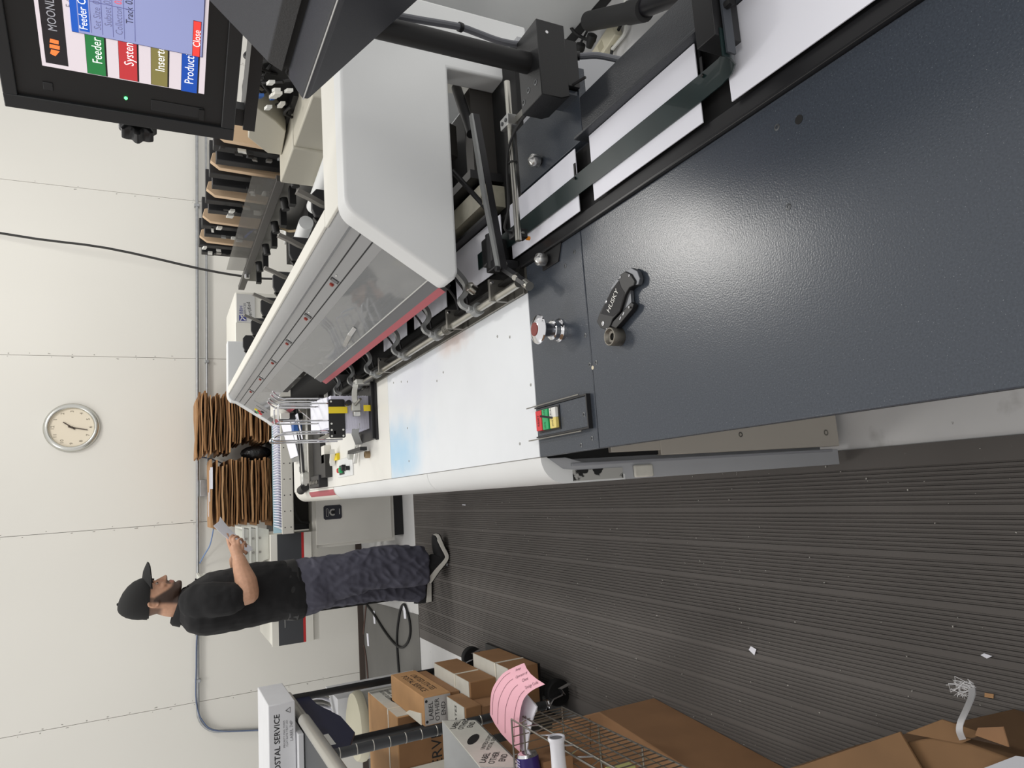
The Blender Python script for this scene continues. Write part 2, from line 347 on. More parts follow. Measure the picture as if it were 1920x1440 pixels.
# emergency stop
es = V((.286, 1.094, .9))
e0 = MB().lathe(es, (0, 0, 1), [(.0225, 0), (.0225, .003), (.021, .0045), (.0205, .006), (.019, .0075), (.019, .017), (.0175, .0185), (.0155, .0188)], 30).build('emergency_stop', chrome, oc)
MB().lathe(es, (0, 0, 1), [(.0125, .018), (.0125, .040), (.0135, .042)], 24).build('stem', mat('grey_metal', (120, 122, 128), .3, .9), e0)
MB().lathe(es, (0, 0, 1), [(.0135, .041), (.0265, .0435), (.0275, .0455), (.0265, .048), (.0145, .0535), (.0125, .0538)], 36).build('mushroom_head', chrome, e0)
MB().lathe(es, (0, 0, 1), [(.0128, .0505), (.0128, .0545), (.0120, .0552)], 28).build('cap', mat('brick_red_cap', (122, 42, 34), .55), e0)
# switch panel
sp = MB().box(.095, .150, 1.012, 1.198, .9, .906).build('switch_panel', hammer, oc, bevel=.001)
MB().box(.092, .095, 1.012, 1.198, .9, .909).build('panel_lip', black, sp); MB().box(.150, .153, 1.012, 1.198, .9, .909).build('panel_lip', black, sp); MB().box(.092, .153, 1.009, 1.012, .9, .909).build('panel_lip', black, sp)
for x in (.0895, .1545): MB().cyl((x, 1.03, .911), (x, 1.226, .9115), .0012, n=8).build('guard_rod', dullsteel, sp)
MB().box(.101, .147, 1.106, 1.187, .906, .9075).build('button_bezel', black, sp)
for nm, m, x0, x1, y0, y1, h in (('reset_button', red, .1045, .1435, 1.1615, 1.1835, .916), ('run_button', green, .1045, .1435, 1.1365, 1.1585, .916), ('run_jog_switch', whitepl, .1245, .1435, 1.1105, 1.1335, .914), ('run_jog_switch', mat('pale_yellow', (226, 208, 120), .5), .1045, .1245, 1.1105, 1.1335, .914)):
    MB().box(x0, x1, y0, y1, .907, h).build(nm, m, sp, bevel=.001)
MB().bar([(.124, 1.123, .913), (.128, 1.135, .927), (.129, 1.140, .929)], (1, 0, 0), .004, .005).build('toggle', black, sp)
dr, du = (1, 0, 0), (0, 1, 0)
text('RESET', (.124, 1.1725, .916), dr, du, .0085, ink, sp); text('RUN', (.135, 1.148, .916), dr, du, .007, ink, sp); text('JOG', (.113, 1.148, .916), dr, du, .007, ink, sp)
text('RUN', (.136, 1.127, .914), dr, du, .0065, ink, sp); text('JOG', (.114, 1.122, .914), dr, du, .0065, ink, sp)
scm = mat('screw_grey', (96, 98, 100), .35, .7)
def screw(x, y, z, par, r=.0042, m=None):
    MB().lathe((x, y, z - .001), (0, 0, 1), [(r, 0), (r, .0014), (r * .8, .0018), (r * .45, .0018), (r * .4, .0008), (.0003, .0008)], 14).build('screw', m or scm, par)
for x, y in ((.066, 1.052), (.203, .982), (.203, 1.002), (.257, 1.008), (.075, 1.015), (.118, 1.025), (.118, 1.193), (.412, .55), (.309, .549), (.415, 1.02), (.40, 1.055)): screw(x, y, .9 if not .095 < x < .15 else .906, oc)
MB().cyl((.405, .518, .8995), (.405, .518, .9006), .0055).build('hole', blackm, oc)
MB().lathe((.196, .994, .9), (0, 0, 1), [(.0035, 0), (.0035, .0006)], 12).build('paint_chip', mat('chip_cream', (214, 204, 180), .7), oc)
# rod, clamp and sensor over the track
MB().cyl((.80, 1.125, .957), (.468, 1.125, .957), .0062, n=18).build('sensor_rod', steel, oc)
MB().box(.700, .722, 1.108, 1.142, .944, .97).build('rod_clamp', alum, oc, bevel=.001)
for y in (1.117, 1.133): MB().cyl((.711, y, .97), (.711, y, .9715), .004, n=12).build('clamp_screw', scm, oc)
MB().box(.705, .718, 1.0, 1.108, .943, .953).build('clamp_arm', dullsteel, oc); MB().box(.70, .722, .985, 1.005, .9, .953).build('clamp_foot', dullsteel, oc)
se = MB().box(.484, .503, 1.143, 1.165, .925, .957).build('sensor', black, oc, bevel=.002)
text('SENSOR', (.4938, 1.143, .942), (0, 0, 1), (-1, 0, 0), .005, whitepl, se)
MB().cyl((.486, 1.15, .925), (.486, 1.15, .918), .004, n=10).build('lens', mat('orange_lens', (230, 140, 40), .2), se)
MB().tube(smoothpath([(.494, 1.152, .957), (.50, 1.145, .975), (.54, 1.135, .968), (.62, 1.133, .966), (.665, 1.11, .966), (.69, 1.05, .96), (.70, .99, .93), (.705, .93, .905)]), .0026, 7).build('sensor_cable', rubber, oc)
MB().tube([V((.628, 1.125, .957)) + V((0, .0085 * math.cos(t), .0085 * math.sin(t))) for t in [i * .63 for i in range(11)]], .0014, 6).build('cable_tie', black, oc)
# envelopes riding on the belt track
for i, (y0, y1) in enumerate(((.34, .61), (.665, .937), (.985, 1.253), (1.30, 1.57), (1.64, 1.90), (1.97, 2.22))):
    lab = ['white envelope on the belt track nearest the camera', 'white envelope on the track beside the black crossbar', 'white envelope on the track under the sensor rod', 'white envelope under the steel link at the track end', 'white envelope lying in the pin track below the hood window', 'farthest white envelope in the pin track below the hood'][i]
    z = .9 if i < 3 else .899
    k = MB(); rows = [[V((xx, yy, z + .004 + .0008 * math.sin(9 * xx + 5 * yy))) for xx in (.4785, .52, .56, .5975)] for yy in [y0 + (y1 - y0) * t / 6 for t in range(7)]]
    k.sheet(rows, .0016); o = k.build('envelope', paper, org=V((.54, (y0 + y1) / 2, z))); tag(o, lab, 'envelope', 'envelopes on the track')
# folding utility knife on the deck
kx, ky = 940, 460
def kp(pts, z): return [pz(kx + a / 6, ky + b / 6, z) for a, b in pts]
kn = thing('utility_knife', 'black folding utility knife lying on the charcoal table', 'knife', pz(1155, 560, .9))
kg = mat('knife_grip', (48, 48, 50), .6, bump=(1600, .9, .0015)); km = mat('knife_metal', (116, 118, 122), .45, .8)
MB().prism(kp([(1070, 860), (1100, 770), (1245, 490), (1320, 390), (1335, 330), (1390, 292), (1450, 320), (1500, 400), (1490, 450), (1440, 475), (1390, 560), (1335, 740), (1250, 830), (1225, 900), (1190, 955), (1115, 930)], .914), (0, 0, -.012)).build('handle', black, kn, bevel=.0012)
MB().prism(kp([(1115, 770), (1245, 495), (1320, 395), (1345, 470), (1385, 530), (1330, 735), (1250, 800)], .9146), (0, 0, -.003)).build('grip', kg, kn, bevel=.0004)
MB().prism(kp([(1390, 292), (1460, 252), (1530, 290), (1556, 370), (1540, 440), (1488, 452), (1503, 400), (1450, 318)], .911), (0, 0, -.008)).build('blade_holder', km, kn, bevel=.0008)
MB().prism(kp([(1235, 480), (1300, 380), (1325, 395), (1250, 492)], .911), (0, 0, -.006)).build('spine', km, kn)
MB().prism(kp([(1450, 480), (1462, 640), (1260, 850), (1330, 740), (1395, 570)], .909), (0, 0, -.006)).build('blade', km, kn)
MB().prism(kp([(1462, 640), (1488, 660), (1470, 720), (1290, 935), (1222, 905), (1262, 850)], .912), (0, 0, -.009)).build('belt_clip', black, kn, bevel=.0008)
for a, b, r in ((1145, 880, .0038), (1338, 360, .002), (1440, 340, .002), (1180, 637, .0022), (1186, 945, .0015), (1437, 697, .0018)):
    p = pz(kx + a / 6, ky + b / 6, .914); MB().lathe(p, (0, 0, 1), [(r, -.0005), (r, .0008), (r * .4, .001), (r * .35, .0004), (.0003, .0004)], 14).build('rivet', chrome, kn)
for q in ((1340, 820), (1375, 770)):
    p = pz(kx + q[0] / 6, ky + q[1] / 6, .912); MB().obox(p, (.002, -.002, 0), (.0008, .0008, 0), (0, 0, .0005)).build('slot', chrome, kn)
ta, tb = pz(kx + 1215 / 6, ky + 720 / 6, .9146), pz(kx + 1295 / 6, ky + 530 / 6, .9146)
text('HUSKY', (ta + tb) / 2, tb - ta, V((0, 0, 1)).cross(tb - ta), .0135, whitepl, kn)
# knurled ring
rc = pz(1163, 632, .9)
kr = thing('knurled_ring', 'dark steel knurled collar standing beside the knife', 'collar', rc)
MB().lathe(rc, (0, 0, 1), [(.0148, 0), (.0152, .001), (.0152, .021), (.0145, .022), (.0128, .022), (.0095, .017), (.006, .016), (.006, .010), (.0003, .010)], 32).build('body', mat('knurled_steel', (126, 122, 114), .35, .9, bump=(900, .6, .001)), kr)
MB().cyl(rc + V((0, 0, .009)), rc + V((0, 0, .0125)), .0055, n=12).build('bore', blackm, kr)
# ================================================================ post, charcoal housing and touch screen
ps = thing('monitor_post', 'black vertical post clamped to the right edge of the charcoal table', 'post', (.75, .99, .9))
MB().cyl((.75, .99, .95), (.75, .99, 1.43), .0185, n=28).build('pole', mat('post_black', (9, 9, 10), .5), ps)
cb = MB().prism([(.675, 0, .928), (.668, 0, .945), (.668, 0, .985), (.812, 0, .985), (.812, 0, .928)], (0, .075, 0)); cb.v = [p + V((0, .95, 0)) for p in cb.v]
cbo = cb.build('clamp_block', mat('clamp_black', (15, 16, 18), .45, bump=(400, .3, .0008)), ps, bevel=.0015)
for x, y in ((.70, .968), (.70, .995), (.688, 1.015)): MB().lathe((x, y, .985), (0, 0, 1), [(.0055, -.001), (.0055, .0006), (.0032, .0008), (.003, -.001), (.0003, -.001)], 16).build('socket_screw', scm, cbo)
MB().lathe((.79, .95, .965), (0, -1, 0), [(.003, -.001), (.003, .0006), (.001, .0006)], 10).build('set_screw', chrome, cbo)
MB().box(.70, .79, .955, 1.02, .901, .929).build('foot', black, ps)
cab = [py(745, 30, .985), py(790, 38, 1.0), py(860, 50, 1.02), py(895, 62, 1.03), py(940, 78, 1.03), py(995, 87, 1.03), py(1040, 93, 1.02), py(1080, 105, 1.0), py(1120, 104, .98), py(1165, 113, .95)]
MB().tube(smoothpath(cab), .0062, 10).build('cable', greyrub, ps)
for p, q in ((cab[2], cab[3]), (cab[5], cab[6]), (cab[7], cab[8])): MB().cyl(p, p + (q - p).normalized() * .007, .0082, n=12).build('cable_tie', black, ps)
# housing
bx = thing('control_housing', 'charcoal textured wedge-shaped housing carried by the black post', 'control housing', (.75, .7, 1.15))
tex = mat('textured_charcoal', (58, 60, 66), .5, bump=(700, .4, .0008), var=(500, .12, 2))
texd = mat('textured_charcoal_edge', (42, 42, 43), .65, bump=(420, .9, .001))
Y0, Y1 = .3, .93
def ext(pts, nm, m, bev=.002): return MB().prism([(x, Y0, z) for x, z in pts], (0, Y1 - Y0, 0)).build(nm, m, bx, bevel=bev)
lid = ext([(.6085, 1.4395), (.745, 1.578), (.80, 1.578), (.80, 1.4205), (.612, 1.4205)], 'upper_shell', tex)
MB().prism([(.6085, Y0, 1.4395), (.5985, Y0, 1.4205), (.618, Y0, 1.4205)], (0, Y1 - Y0, 0)).build('lip', texd, lid, bevel=.001)
ext([(.604, 1.4205), (.80, 1.4205), (.80, 1.411), (.604, 1.411)], 'seam', blackm, 0)
lo_ = ext([(.589, 1.4115), (.5625, 1.3945), (.563, 1.386), (.80, 1.185), (.80, 1.4115)], 'lower_shell', tex, .003)
MB().tube([V((.5628, Y0, 1.3925)), V((.5628, Y1, 1.3925))], .0011, 6).build('worn_edge', mat('worn_metal', (196, 196, 194), .4, .6), lo_)
# monitor
MK = 1.18; ma = py(437, 262, 1.1 * MK); th = math.radians(27); ME = V((math.sin(th), -math.cos(th), 0)); MN = V((-math.cos(th), -math.sin(th), 0)); MU = V((0, 0, 1))
def mp(s, h, n=0): return ma + (ME * s + MU * h + MN * n) * MK
def moni(x, y):
    d = ray(x, y); t = MN.dot(ma - CAM) / MN.dot(d); q = CAM + d * t - ma; return q.dot(ME) / MK, q.z / MK
mo = thing('touch_monitor', 'black industrial touch-screen monitor showing a feeder menu', 'monitor', mp(.2, 0, -.03))
mblk = mat('monitor_black', (30, 32, 34), .45, bump=(500, .15, .0005)); mblk2 = mat('monitor_black_inner', (20, 21, 22), .5)
def mbox(s0, s1, h0, h1, n0, n1, nm, m, par=mo, bevel=0):
    return MB().obox(mp((s0 + s1) / 2, (h0 + h1) / 2, (n0 + n1) / 2), ME * ((s1 - s0) / 2 * MK), MU * ((h1 - h0) / 2 * MK), MN * ((n1 - n0) / 2 * MK)).build(nm, m, par, bevel=bevel)
SW = .42; HH = .295
mbox(0, SW, 0, HH, -.045, -.004, 'case', mblk, bevel=.002)
for s0, s1, h0, h1 in ((0, .021, 0, HH), (SW - .021, SW, 0, HH), (.021, SW - .021, 0, .019), (.021, SW - .021, .278, HH)): mbox(s0, s1, h0, h1, -.006, .004, 'bezel', mblk, bevel=.0015)
mbox(.021, SW - .021, .019, .278, -.005, -.0008, 'inner_bezel', mblk2)
def em(nm, rgb, e): return mat(nm, rgb, .4, emit=e)
E0 = .5
scr = mbox(.071, SW - .071, .045, .245, -.001, .0, 'screen', em('screen_white', (226, 216, 222), E0))
def ui(x0, y0, x1, y1, m, lvl, right=None, nm='screen_tile'):
    s0, h0 = moni(x0, y0); s1, h1 = moni(x1, y1); s1 = right if right is not None else s1
    a, b = min(s0, s1), max(s0, s1); c, d = min(h0, h1), max(h0, h1)
    return mbox(a, b, c, d, .0, .0002 * lvl, nm, m, scr)
RS = SW - .075
ban = ui(86, 117, 117, 10, em('ui_black', (34, 32, 36), .5), 1, RS)
for i, dx in enumerate((0, 9)):
    q = [moni(x, y) for x, y in ((98 + dx * .0, 76 + dx), (112, 80 + dx), (112, 88 + dx), (97, 84 + dx))]
og = em('ui_orange', (232, 120, 60), .9)
for q in (((94, 100), (104, 105), (112, 96), (96, 92)), ((93, 89), (112, 93), (112, 86), (93, 82)), ((93, 79), (110, 83), (110, 76), (94, 72))):
    MB().prism([mp(*moni(*p), .0003) for p in q], MN * .0004).build('logo', og, ban, smooth=0)
wt = em('ui_text_white', (240, 240, 240), .9)
def utext(s, x, y, size, m, lvl=6, al='LEFT', sx=.8): 
    a, b = moni(x, y); text(s, mp(a, b, .0002 * lvl), ME, MU, size * MK, m, scr, al, off=.0002, sx=sx, name='screen_text')
utext('MOONLIGHT', 100, 58, .0145, em('ui_text_grey', (150, 150, 156), .8), 3)
for nm, x0, x1, yl, c, tx, ty in (('Feeder', 164, 202, 137, (36, 112, 60), 184, 119), ('System', 224, 261, 147, (176, 52, 56), 243, 123), ('Inserter', 283, 317, 158, (120, 112, 66), 301, 134), ('Production', 339, 372, 170, (24, 72, 160), 355, 157)):
    s0, h0 = moni(x0, yl); s1, h1 = moni(x1, yl + 2)
    mbox(s0, s0 + .1, h1, h0, 0, .0002, 'menu_button', em('ui_edge', (30, 28, 30), .5), scr); mbox(s0 + .0004, s0 + .1, h1 + .0022, h0 - .0004, 0, .0004, 'menu_button', em('ui_' + nm, c, .8), scr)
    utext(nm, tx, ty, .0168, wt, 2)
sL, hT = moni(135, 58); _, hB = moni(380, 107)
mbox(sL, RS, hB, hT, 0, .0016, 'popup', em('ui_dark_line', (60, 60, 90), .6), scr); mbox(sL + .0008, RS, hB + .0014, hT, 0, .0018, 'popup', em('ui_lilac', (152, 160, 206), .5), scr)
bl_ = em('ui_blue', (30, 84, 176), .8)
mbox(sL + .0008, RS, moni(148, 60)[1], hT, 0, .002, 'popup_title', bl_, scr); mbox(sL + .004, RS, moni(169, 62)[1], moni(150, 60)[1], 0, .002, 'popup_title', bl_, scr)
utext('Feeder Control', 158, 54, .0135, wt, 10)
lt = em('ui_text_lilac', (110, 112, 150), .6); li = em('ui_line', (90, 92, 140), .6); dk = em('ui_text_dark', (50, 50, 70), .5)
xs = [171, 192, 212, 233, 253]
for i, (s, v, c) in enumerate((('Set Size', '03', lt), ('Subset', '03', lt), ('Collector', '03', em('ui_text_red', (220, 90, 100), .8)), ('Track', '03', dk))):
    utext(s, (xs[i] + xs[i + 1]) / 2, 12, .0122, dk if i == 3 else lt, 9, 'RIGHT'); utext(v, (xs[i] + xs[i + 1]) / 2, 7, .0125, c, 9)
for x in xs: mbox(sL + .004, RS, moni(x, 50)[1] - .0003, moni(x, 50)[1] + .0003, 0, .0021, 'table_line', li, scr)
sc_, _ = moni(210, 10); mbox(sc_, sc_ + .0006, moni(253, 50)[1], moni(171, 50)[1], 0, .0021, 'table_line', li, scr)
s0, h0 = moni(360, 103); s1, h1 = moni(378, 40); mbox(s0, s1, h1 if h1 < h0 else h0, h0 if h1 < h0 else h1, 0, .002, 'close_button', em('ui_edge2', (90, 20, 20), .5), scr); mbox(s0 + .0006, s1 - .0006, min(h0, h1) + .0008, max(h0, h1) - .0006, 0, .0022, 'close_button', em('ui_close', (236, 66, 60), .8), scr)
utext('Close', 369, 87, .0135, wt, 12)
utext('F-40', 131, 14, .011, em('ui_grey', (120, 116, 124), .5), 3)
s, h = moni(236, 184); MB().ball(mp(s, h, .0), .0028, 10).build('power_light', em('led_green', (90, 255, 130), 3), mo)
s, h = moni(90, 162); mbox(s - .006, s + .006, h - .006, h + .006, -.0012, .0006, 'badge', mblk, bevel=.001)
s0, h0 = moni(283, 207); s1, h1 = moni(382, 200); mbox(s0, s0 + .018, h1, h0, -.0012, .0004, 'port_cover', mblk, bevel=.0006)
mbox(s0 - .002, s0 + .016, h1 - .001, h1 + .006, -.001, .002, 'port_latch', mblk2)
# clamp knob on the side of the monitor
s, h = moni(257, 247); kc = mp(-.002, h, -.028)
MB().cyl(kc, kc - ME * .014, .012).build('knob_stem', black, mo)
rings = []
for k in range(4):
    dd = (.012, .016, .032, .035)[k]; sc = (.8, 1, 1, .85)[k]
    rings.append([kc - ME * (dd * MK) + (MN * math.cos(t) + MU * math.sin(t)) * (MK * sc * (.0235 + .0035 * math.cos(7 * t))) for t in [i * 2 * math.pi / 56 for i in range(56)]])
MB().loft(rings).build('clamp_knob', black, mo, smooth=40)
mbox(.0, SW, -.034, -.016, -.09, -.03, 'shelf', black); mbox(.0, .03, -.02, .02, -.06, -.04, 'shelf_bracket', black)
MB().cyl(mp(.25, -.025, -.05), V((.765, 1.005, 1.42)), .012).build('arm', black, mo); 
MB().box(.70, .80, .93, .99, 1.30, 1.38).build('post_bracket', black, bx)
# ================================================================ envelope inserting machine
im = thing('envelope_inserter', 'long cream envelope inserting machine with a sloping windowed hood', 'inserter', (.5, 2.6, 0))
# table top with worn colour stains (blue and rust, each with its own outline)
tm = mat('table_white', (232, 236, 240), .38, var=(5, .05))
nt = tm.node_tree; B = nt.nodes['Principled BSDF']; N = nt.nodes.new; L = nt.links.new
def stain(cur, c, centre, rad, amt, sc):
    tc = N('ShaderNodeTexCoord'); mp_ = N('ShaderNodeMapping'); o = base(im)
    mp_.inputs['Location'].default_value = [-(centre[i] - o[i]) / rad[i] for i in range(3)]; mp_.inputs['Scale'].default_value = [1 / r for r in rad]
    L(tc.outputs['Object'], mp_.inputs[0]); g = N('ShaderNodeVectorMath'); g.operation = 'LENGTH'; L(mp_.outputs[0], g.inputs[0])
    n = N('ShaderNodeTexNoise'); n.inputs['Scale'].default_value = sc; n.inputs['Detail'].default_value = 6; L(tc.outputs['Object'], n.inputs['Vector'])
    ad = N('ShaderNodeMath'); ad.operation = 'MULTIPLY_ADD'; ad.inputs[1].default_value = .9; L(n.outputs['Fac'], ad.inputs[0]); L(g.outputs['Value'], ad.inputs[2])
    r = N('ShaderNodeMapRange'); r.interpolation_type = 'SMOOTHSTEP'; r.inputs[1].default_value = 1.5; r.inputs[2].default_value = .45; r.inputs[3].default_value = 0; r.inputs[4].default_value = amt; L(ad.outputs[0], r.inputs[0])
    mx = N('ShaderNodeMix'); mx.data_type = 'RGBA'; mx.inputs[7].default_value = col4(c); L(cur, mx.inputs[6]); L(r.outputs[0], mx.inputs[0]); return mx.outputs[2]
cur = B.inputs['Base Color'].links[0].from_socket
cur = stain(cur, (160, 206, 236), (.13, 2.12, .9), (.14, .34, 1), .85, 9)
cur = stain(cur, (206, 168, 148), (.385, 1.62, .9), (.05, .16, 1), .55, 20)
cur = stain(cur, (210, 212, 226), (.33, 1.95, .9), (.12, .3, 1), .5, 9)
L(cur, B.inputs['Base Color'])
tcream = mat('table_cream', (231, 230, 224), .42, var=(4, .05))
MB().box(.0555, .392, 1.2075, 2.2065, .885, .9).build('table_panel', tm, im, bevel=.001)
MB().box(.0555, .392, 2.2085, 3.19, .885, .9).build('table_panel', tcream, im, bevel=.001)
MB().box(.0555, .60, 3.19, 4.06, .885, .9).build('table_panel', tcream, im, bevel=.001)
MB().box(.056, .392, 2.2063, 2.2087, .88, .8975).build('panel_seam', dkmetal, im)
# rounded front edge in three lengths
def edgepiece(y0, y1, m, nm='front_edge', endround=False):
    pr = [V((.0005, 0, .70)), V((.0005, 0, .844))] + arcpts((.0545, 0, .845), .054, 180, 90, 10) + [V((.0545, 0, .885)), V((.03, 0, .85)), V((.012, 0, .70))]
    ys = [y0, y1]
    rings = [[V((p.x, y, p.z)) for p in pr] for y in ys]
    if endround:
        for k in range(1, 7):
            t = k / 6 * math.pi / 2; rings.append([V((p.x + (.06 - p.x) * (1 - math.cos(t)) * (1 if p.x < .06 else 0), y1 + .055 * math.sin(t) * 1.0, p.z)) for p in pr])
    return MB().loft(rings).build(nm, m, im, smooth=50)
edgepiece(1.206, 1.868, whitep); edgepiece(1.8705, 3.063, whitep); edgepiece(3.07, 4.0, cream, endround=True)
fill = MB(); fill.prism([(.0545, 0, .885), (.0545, 0, .9), (.0552, 0, .9), (.0552, 0, .885)], (0, 2.85, 0))
fo = fill.build('edge_joint', dullsteel, im); fo.location = V((0, 1.207, 0))
s_ = MB(); rr = [arcpts((.0545, 0, .845), .0546, 128, 99, 5)] * 1
s_.sheet([[V((p.x, y, p.z)) for p in rr[0]] for y in (3.075, 3.2, 3.4, 3.63)], .0008); s_.build('red_stripe', redp, im)
# base and end panels
MB().box(.03, 1.0, 1.24, 4.0, .06, .86).build('base', greyp, im)
MB().prism([(.001, 1.207, .036), (.0008, 1.207, .842)] + [tuple(p) for p in arcpts((.0545, 1.207, .845), .0535, 178, 92, 8)] + [(.0525, 1.207, .84), (.041, 1.207, .80), (.041, 1.207, .06), (.039, 1.207, .036)], (0, .02, 0)).build('end_panel', greyp, im, bevel=.001)
MB().box(.034, .040, 1.2025, 1.207, .06, .83).build('end_trim', mat('trim_grey', (150, 152, 158), .4), im, bevel=.001)
MB().box(.047, .36, 1.2045, 1.22, .03, .60).build('end_cover', beigep, im, bevel=.0015); MB().box(.058, .36, 1.2045, 1.22, .60, .73).build('end_cover', beigep, im, bevel=.0015)
MB().box(.05, .36, 1.215, 1.24, .05, .88).build('end_recess', blackm, im)
lb = mat('peeled_label', (176, 176, 172), .6, spots=[((22, 22, 22), 26, .54, .03, 1)])
MB().box(.004, .026, 1.2055, 1.2068, .705, .828).build('peeled_label', lb, im)
MB().box(.003, .029, 1.2, 1.207, .628, .678).build('pull_notch', mat('notch_white', (216, 214, 204), .5, var=(30, .2)), im, bevel=.004)
for x, z, r in ((.085, .363, .006), (.082, .074, .0075)): MB().lathe((x, 1.2045, z), (0, -1, 0), [(r, -.002), (r, .0012), (r * .7, .0016), (r * .5, -.001), (.0003, -.001)], 16).build('bolt', dullsteel, im)
for x, y in ((.203, 1.222), (.089, 1.288), (.335, 1.36), (.32, 1.30), (.30, 1.75), (.315, 1.70), (.36, 2.14), (.35, 2.06), (.34, 2.0), (.10, 2.02), (.20, 2.02)): screw(x, y, .9, im, .0033, mat('table_screw', (160, 160, 156), .4, .5))
# pin track beside the table
MB().box(.393, .98, 1.24, 3.1, .83, .872).build('track_bed', blackm, im)
MB().box(.392, .424, 1.215, 2.52, .885, .905).build('shaft_ledge', dullsteel, im, bevel=.001)
MB().prism([(.424, 1.215, .885), (.424, 1.215, .93), (.429, 1.215, .93), (.436, 1.215, .912), (.452, 1.215, .908), (.452, 1.215, .885)], (0, 1.6, 0)).build('angle_rail', mat('rail_dark', (40, 39, 38), .45, .5, var=(8, .35)), im)
MB().box(.60, .607, 1.33, 3.1, .875, .925).build('angle_rail', dkmetal, im)
MB().box(.63, .68, 1.33, 2.9, .87, .93).build('back_rail', mat('worn_cream_rail', (172, 168, 150), .5, var=(20, .3)), im)
MB().box(.69, .71, 1.33, 2.9, .87, .955).build('angle_rail', black, im)
shz = .9345; shx = .401
for y0, y1 in ((1.18, 2.48),): MB().cyl((shx, y0, shz), (shx, y1, shz), .0085, n=18).build('shaft', steel, im)
def bracket(y):
    MB().box(.392, .44, y - .004, y + .004, .905, .95).build('shaft_bracket', dullsteel, im, bevel=.001); MB().box(.392, .425, y - .03, y, .905, .909).build('bracket_foot', dullsteel, im)
    MB().cyl((.432, y - .004, .945), (.432, y - .010, .945), .0035, n=8).build('bracket_screw', chrome, im)
for y in (1.285, 1.535, 2.135, 2.46): bracket(y)
MB().tube([V((shx + .0125 * math.cos(t), 1.545 + .0036 * t / 6.283 * 2 + .0, shz + .0125 * math.sin(t))) for t in [i * .45 for i in range(int(5 * 6.283 / .45))]], .0016, 6).build('spring', dullsteel, im)
def clampring(y): MB().cyl((shx, y - .012, shz), (shx, y + .012, shz), .0145, n=18).build('shaft_collar', castgrey, im, bevel=.0015); MB().box(shx - .006, shx + .006, y - .010, y + .010, shz + .010, shz + .024).build('collar_lug', castgrey, im, bevel=.002)
armpath = [(shx, 0, shz + .014), (shx + .010, .010, shz + .030), (shx + .026, .018, shz + .032), (shx + .038, .016, shz + .022), (shx + .05, .012, shz + .018), (shx + .066, .004, shz + .026), (shx + .085, -.006, shz + .05), (shx + .105, -.012, shz + .075), (shx + .15, -.016, shz + .085)]
for i, y in enumerate((1.385, 1.635, 1.90, 2.205, 2.44, 2.66)):
    if y < 2.5: clampring(y)
    MB().bar([V(p) + V((0, y, 0)) for p in smoothpath(armpath, 3)], (0, 1, 0), .014, .0105).build('hold_down_arm', castgrey, im, smooth=50)
    for dy in (.06, .12):
        MB().tube(smoothpath([(.435, y + dy + .01, .925), (.462, y + dy + .004, .934), (.49, y + dy, .957), (.53, y + dy, .985)]), [.003] * 12 + [.0045], 6).build('stripper_finger', dkmetal, im)
MB().lathe((.443, 1.385, .935), (.5, -.2, .85), [(.009, 0), (.012, .004), (.012, .02), (.007, .026), (.004, .027)], 16).build('thumb_screw', steel, im)
# linkage at the near end of the hood
MB().bar([(.80, 1.262, .975), (.62, 1.235, .972), (.437, 1.207, .962)], (0, 1, 0), .014, .006).build('link_bar', castgrey, im); MB().bar([(.80, 1.2555, .967), (.437, 1.1995, .954)], (0, 0, 1), .014, .002).build('link_bar', dkmetal, im)
MB().bar([(.445, 1.215, .951), (.40, 1.150, .947), (.382, 1.125, .944)], (0, 0, 1), .018, .008).build('link_arm', black, im)
MB().cyl((.437, 1.205, .962), (.437, 1.205, .97), .006, n=12).build('pivot', dkmetal, im); MB().cyl((.388, 1.135, .944), (.376, 1.118, .944), .009, n=16).build('pivot_pin', steel, im)
MB().cyl((.412, 1.165, .944), (.402, 1.150, .958), .006, n=8).build('hex_bolt', steel, im)
MB().box(.392, .447, 1.206, 1.24, .885, .9).build('corner_block', dullsteel, im)
# machinery under the hood end
MB().box(.47, .53, 1.27, 1.30, .9, .955).build('roller_block', black, im, bevel=.004); MB().cyl((.455, 1.26, .945), (.53, 1.26, .945), .016, n=18).build('roller', mat('roller_black', (30, 30, 32), .35), im)
MB().box(.45, .47, 1.235, 1.275, .9, .958).build('bearing_block', dkmetal, im, bevel=.002); MB().lathe((.4595, 1.235, .935), (0, -1, 0), [(.006, 0), (.006, .003), (.003, .003), (.002, 0)], 12).build('socket_screw', dullsteel, im)
MB().box(.62, .93, 1.62, 1.66, .72, 1.01).build('inner_frame', mat('inner_dark', (30, 29, 28), .7), im)
MB().box(.70, .93, 1.36, 1.40, .87, .93).build('inner_beam', mat('inner_taupe', (52, 49, 46), .6), im)
MB().cyl((.71, 1.35, .99), (.60, 1.33, .90), .006, n=10).build('tension_rod', black, im); MB().cyl((.79, 1.32, .95), (.95, 1.40, .945), .012, n=14).build('cross_shaft', dkmetal, im)
MB().lathe((.73, 1.55, .955), (-.2, -1, .2), [(.03, 0), (.03, .03), (.012, .03), (.012, .05)], 18).build('drive_wheel', mat('wheel_taupe', (44, 41, 39), .6), im)
MB().prism([(.80, 1.45, .93), (.88, 1.45, .93), (.90, 1.45, .985), (.86, 1.45, 1.0), (.82, 1.45, .99)], (0, .02, 0)).build('cam_plate', mat('inner_taupe', (52, 49, 46)), im)
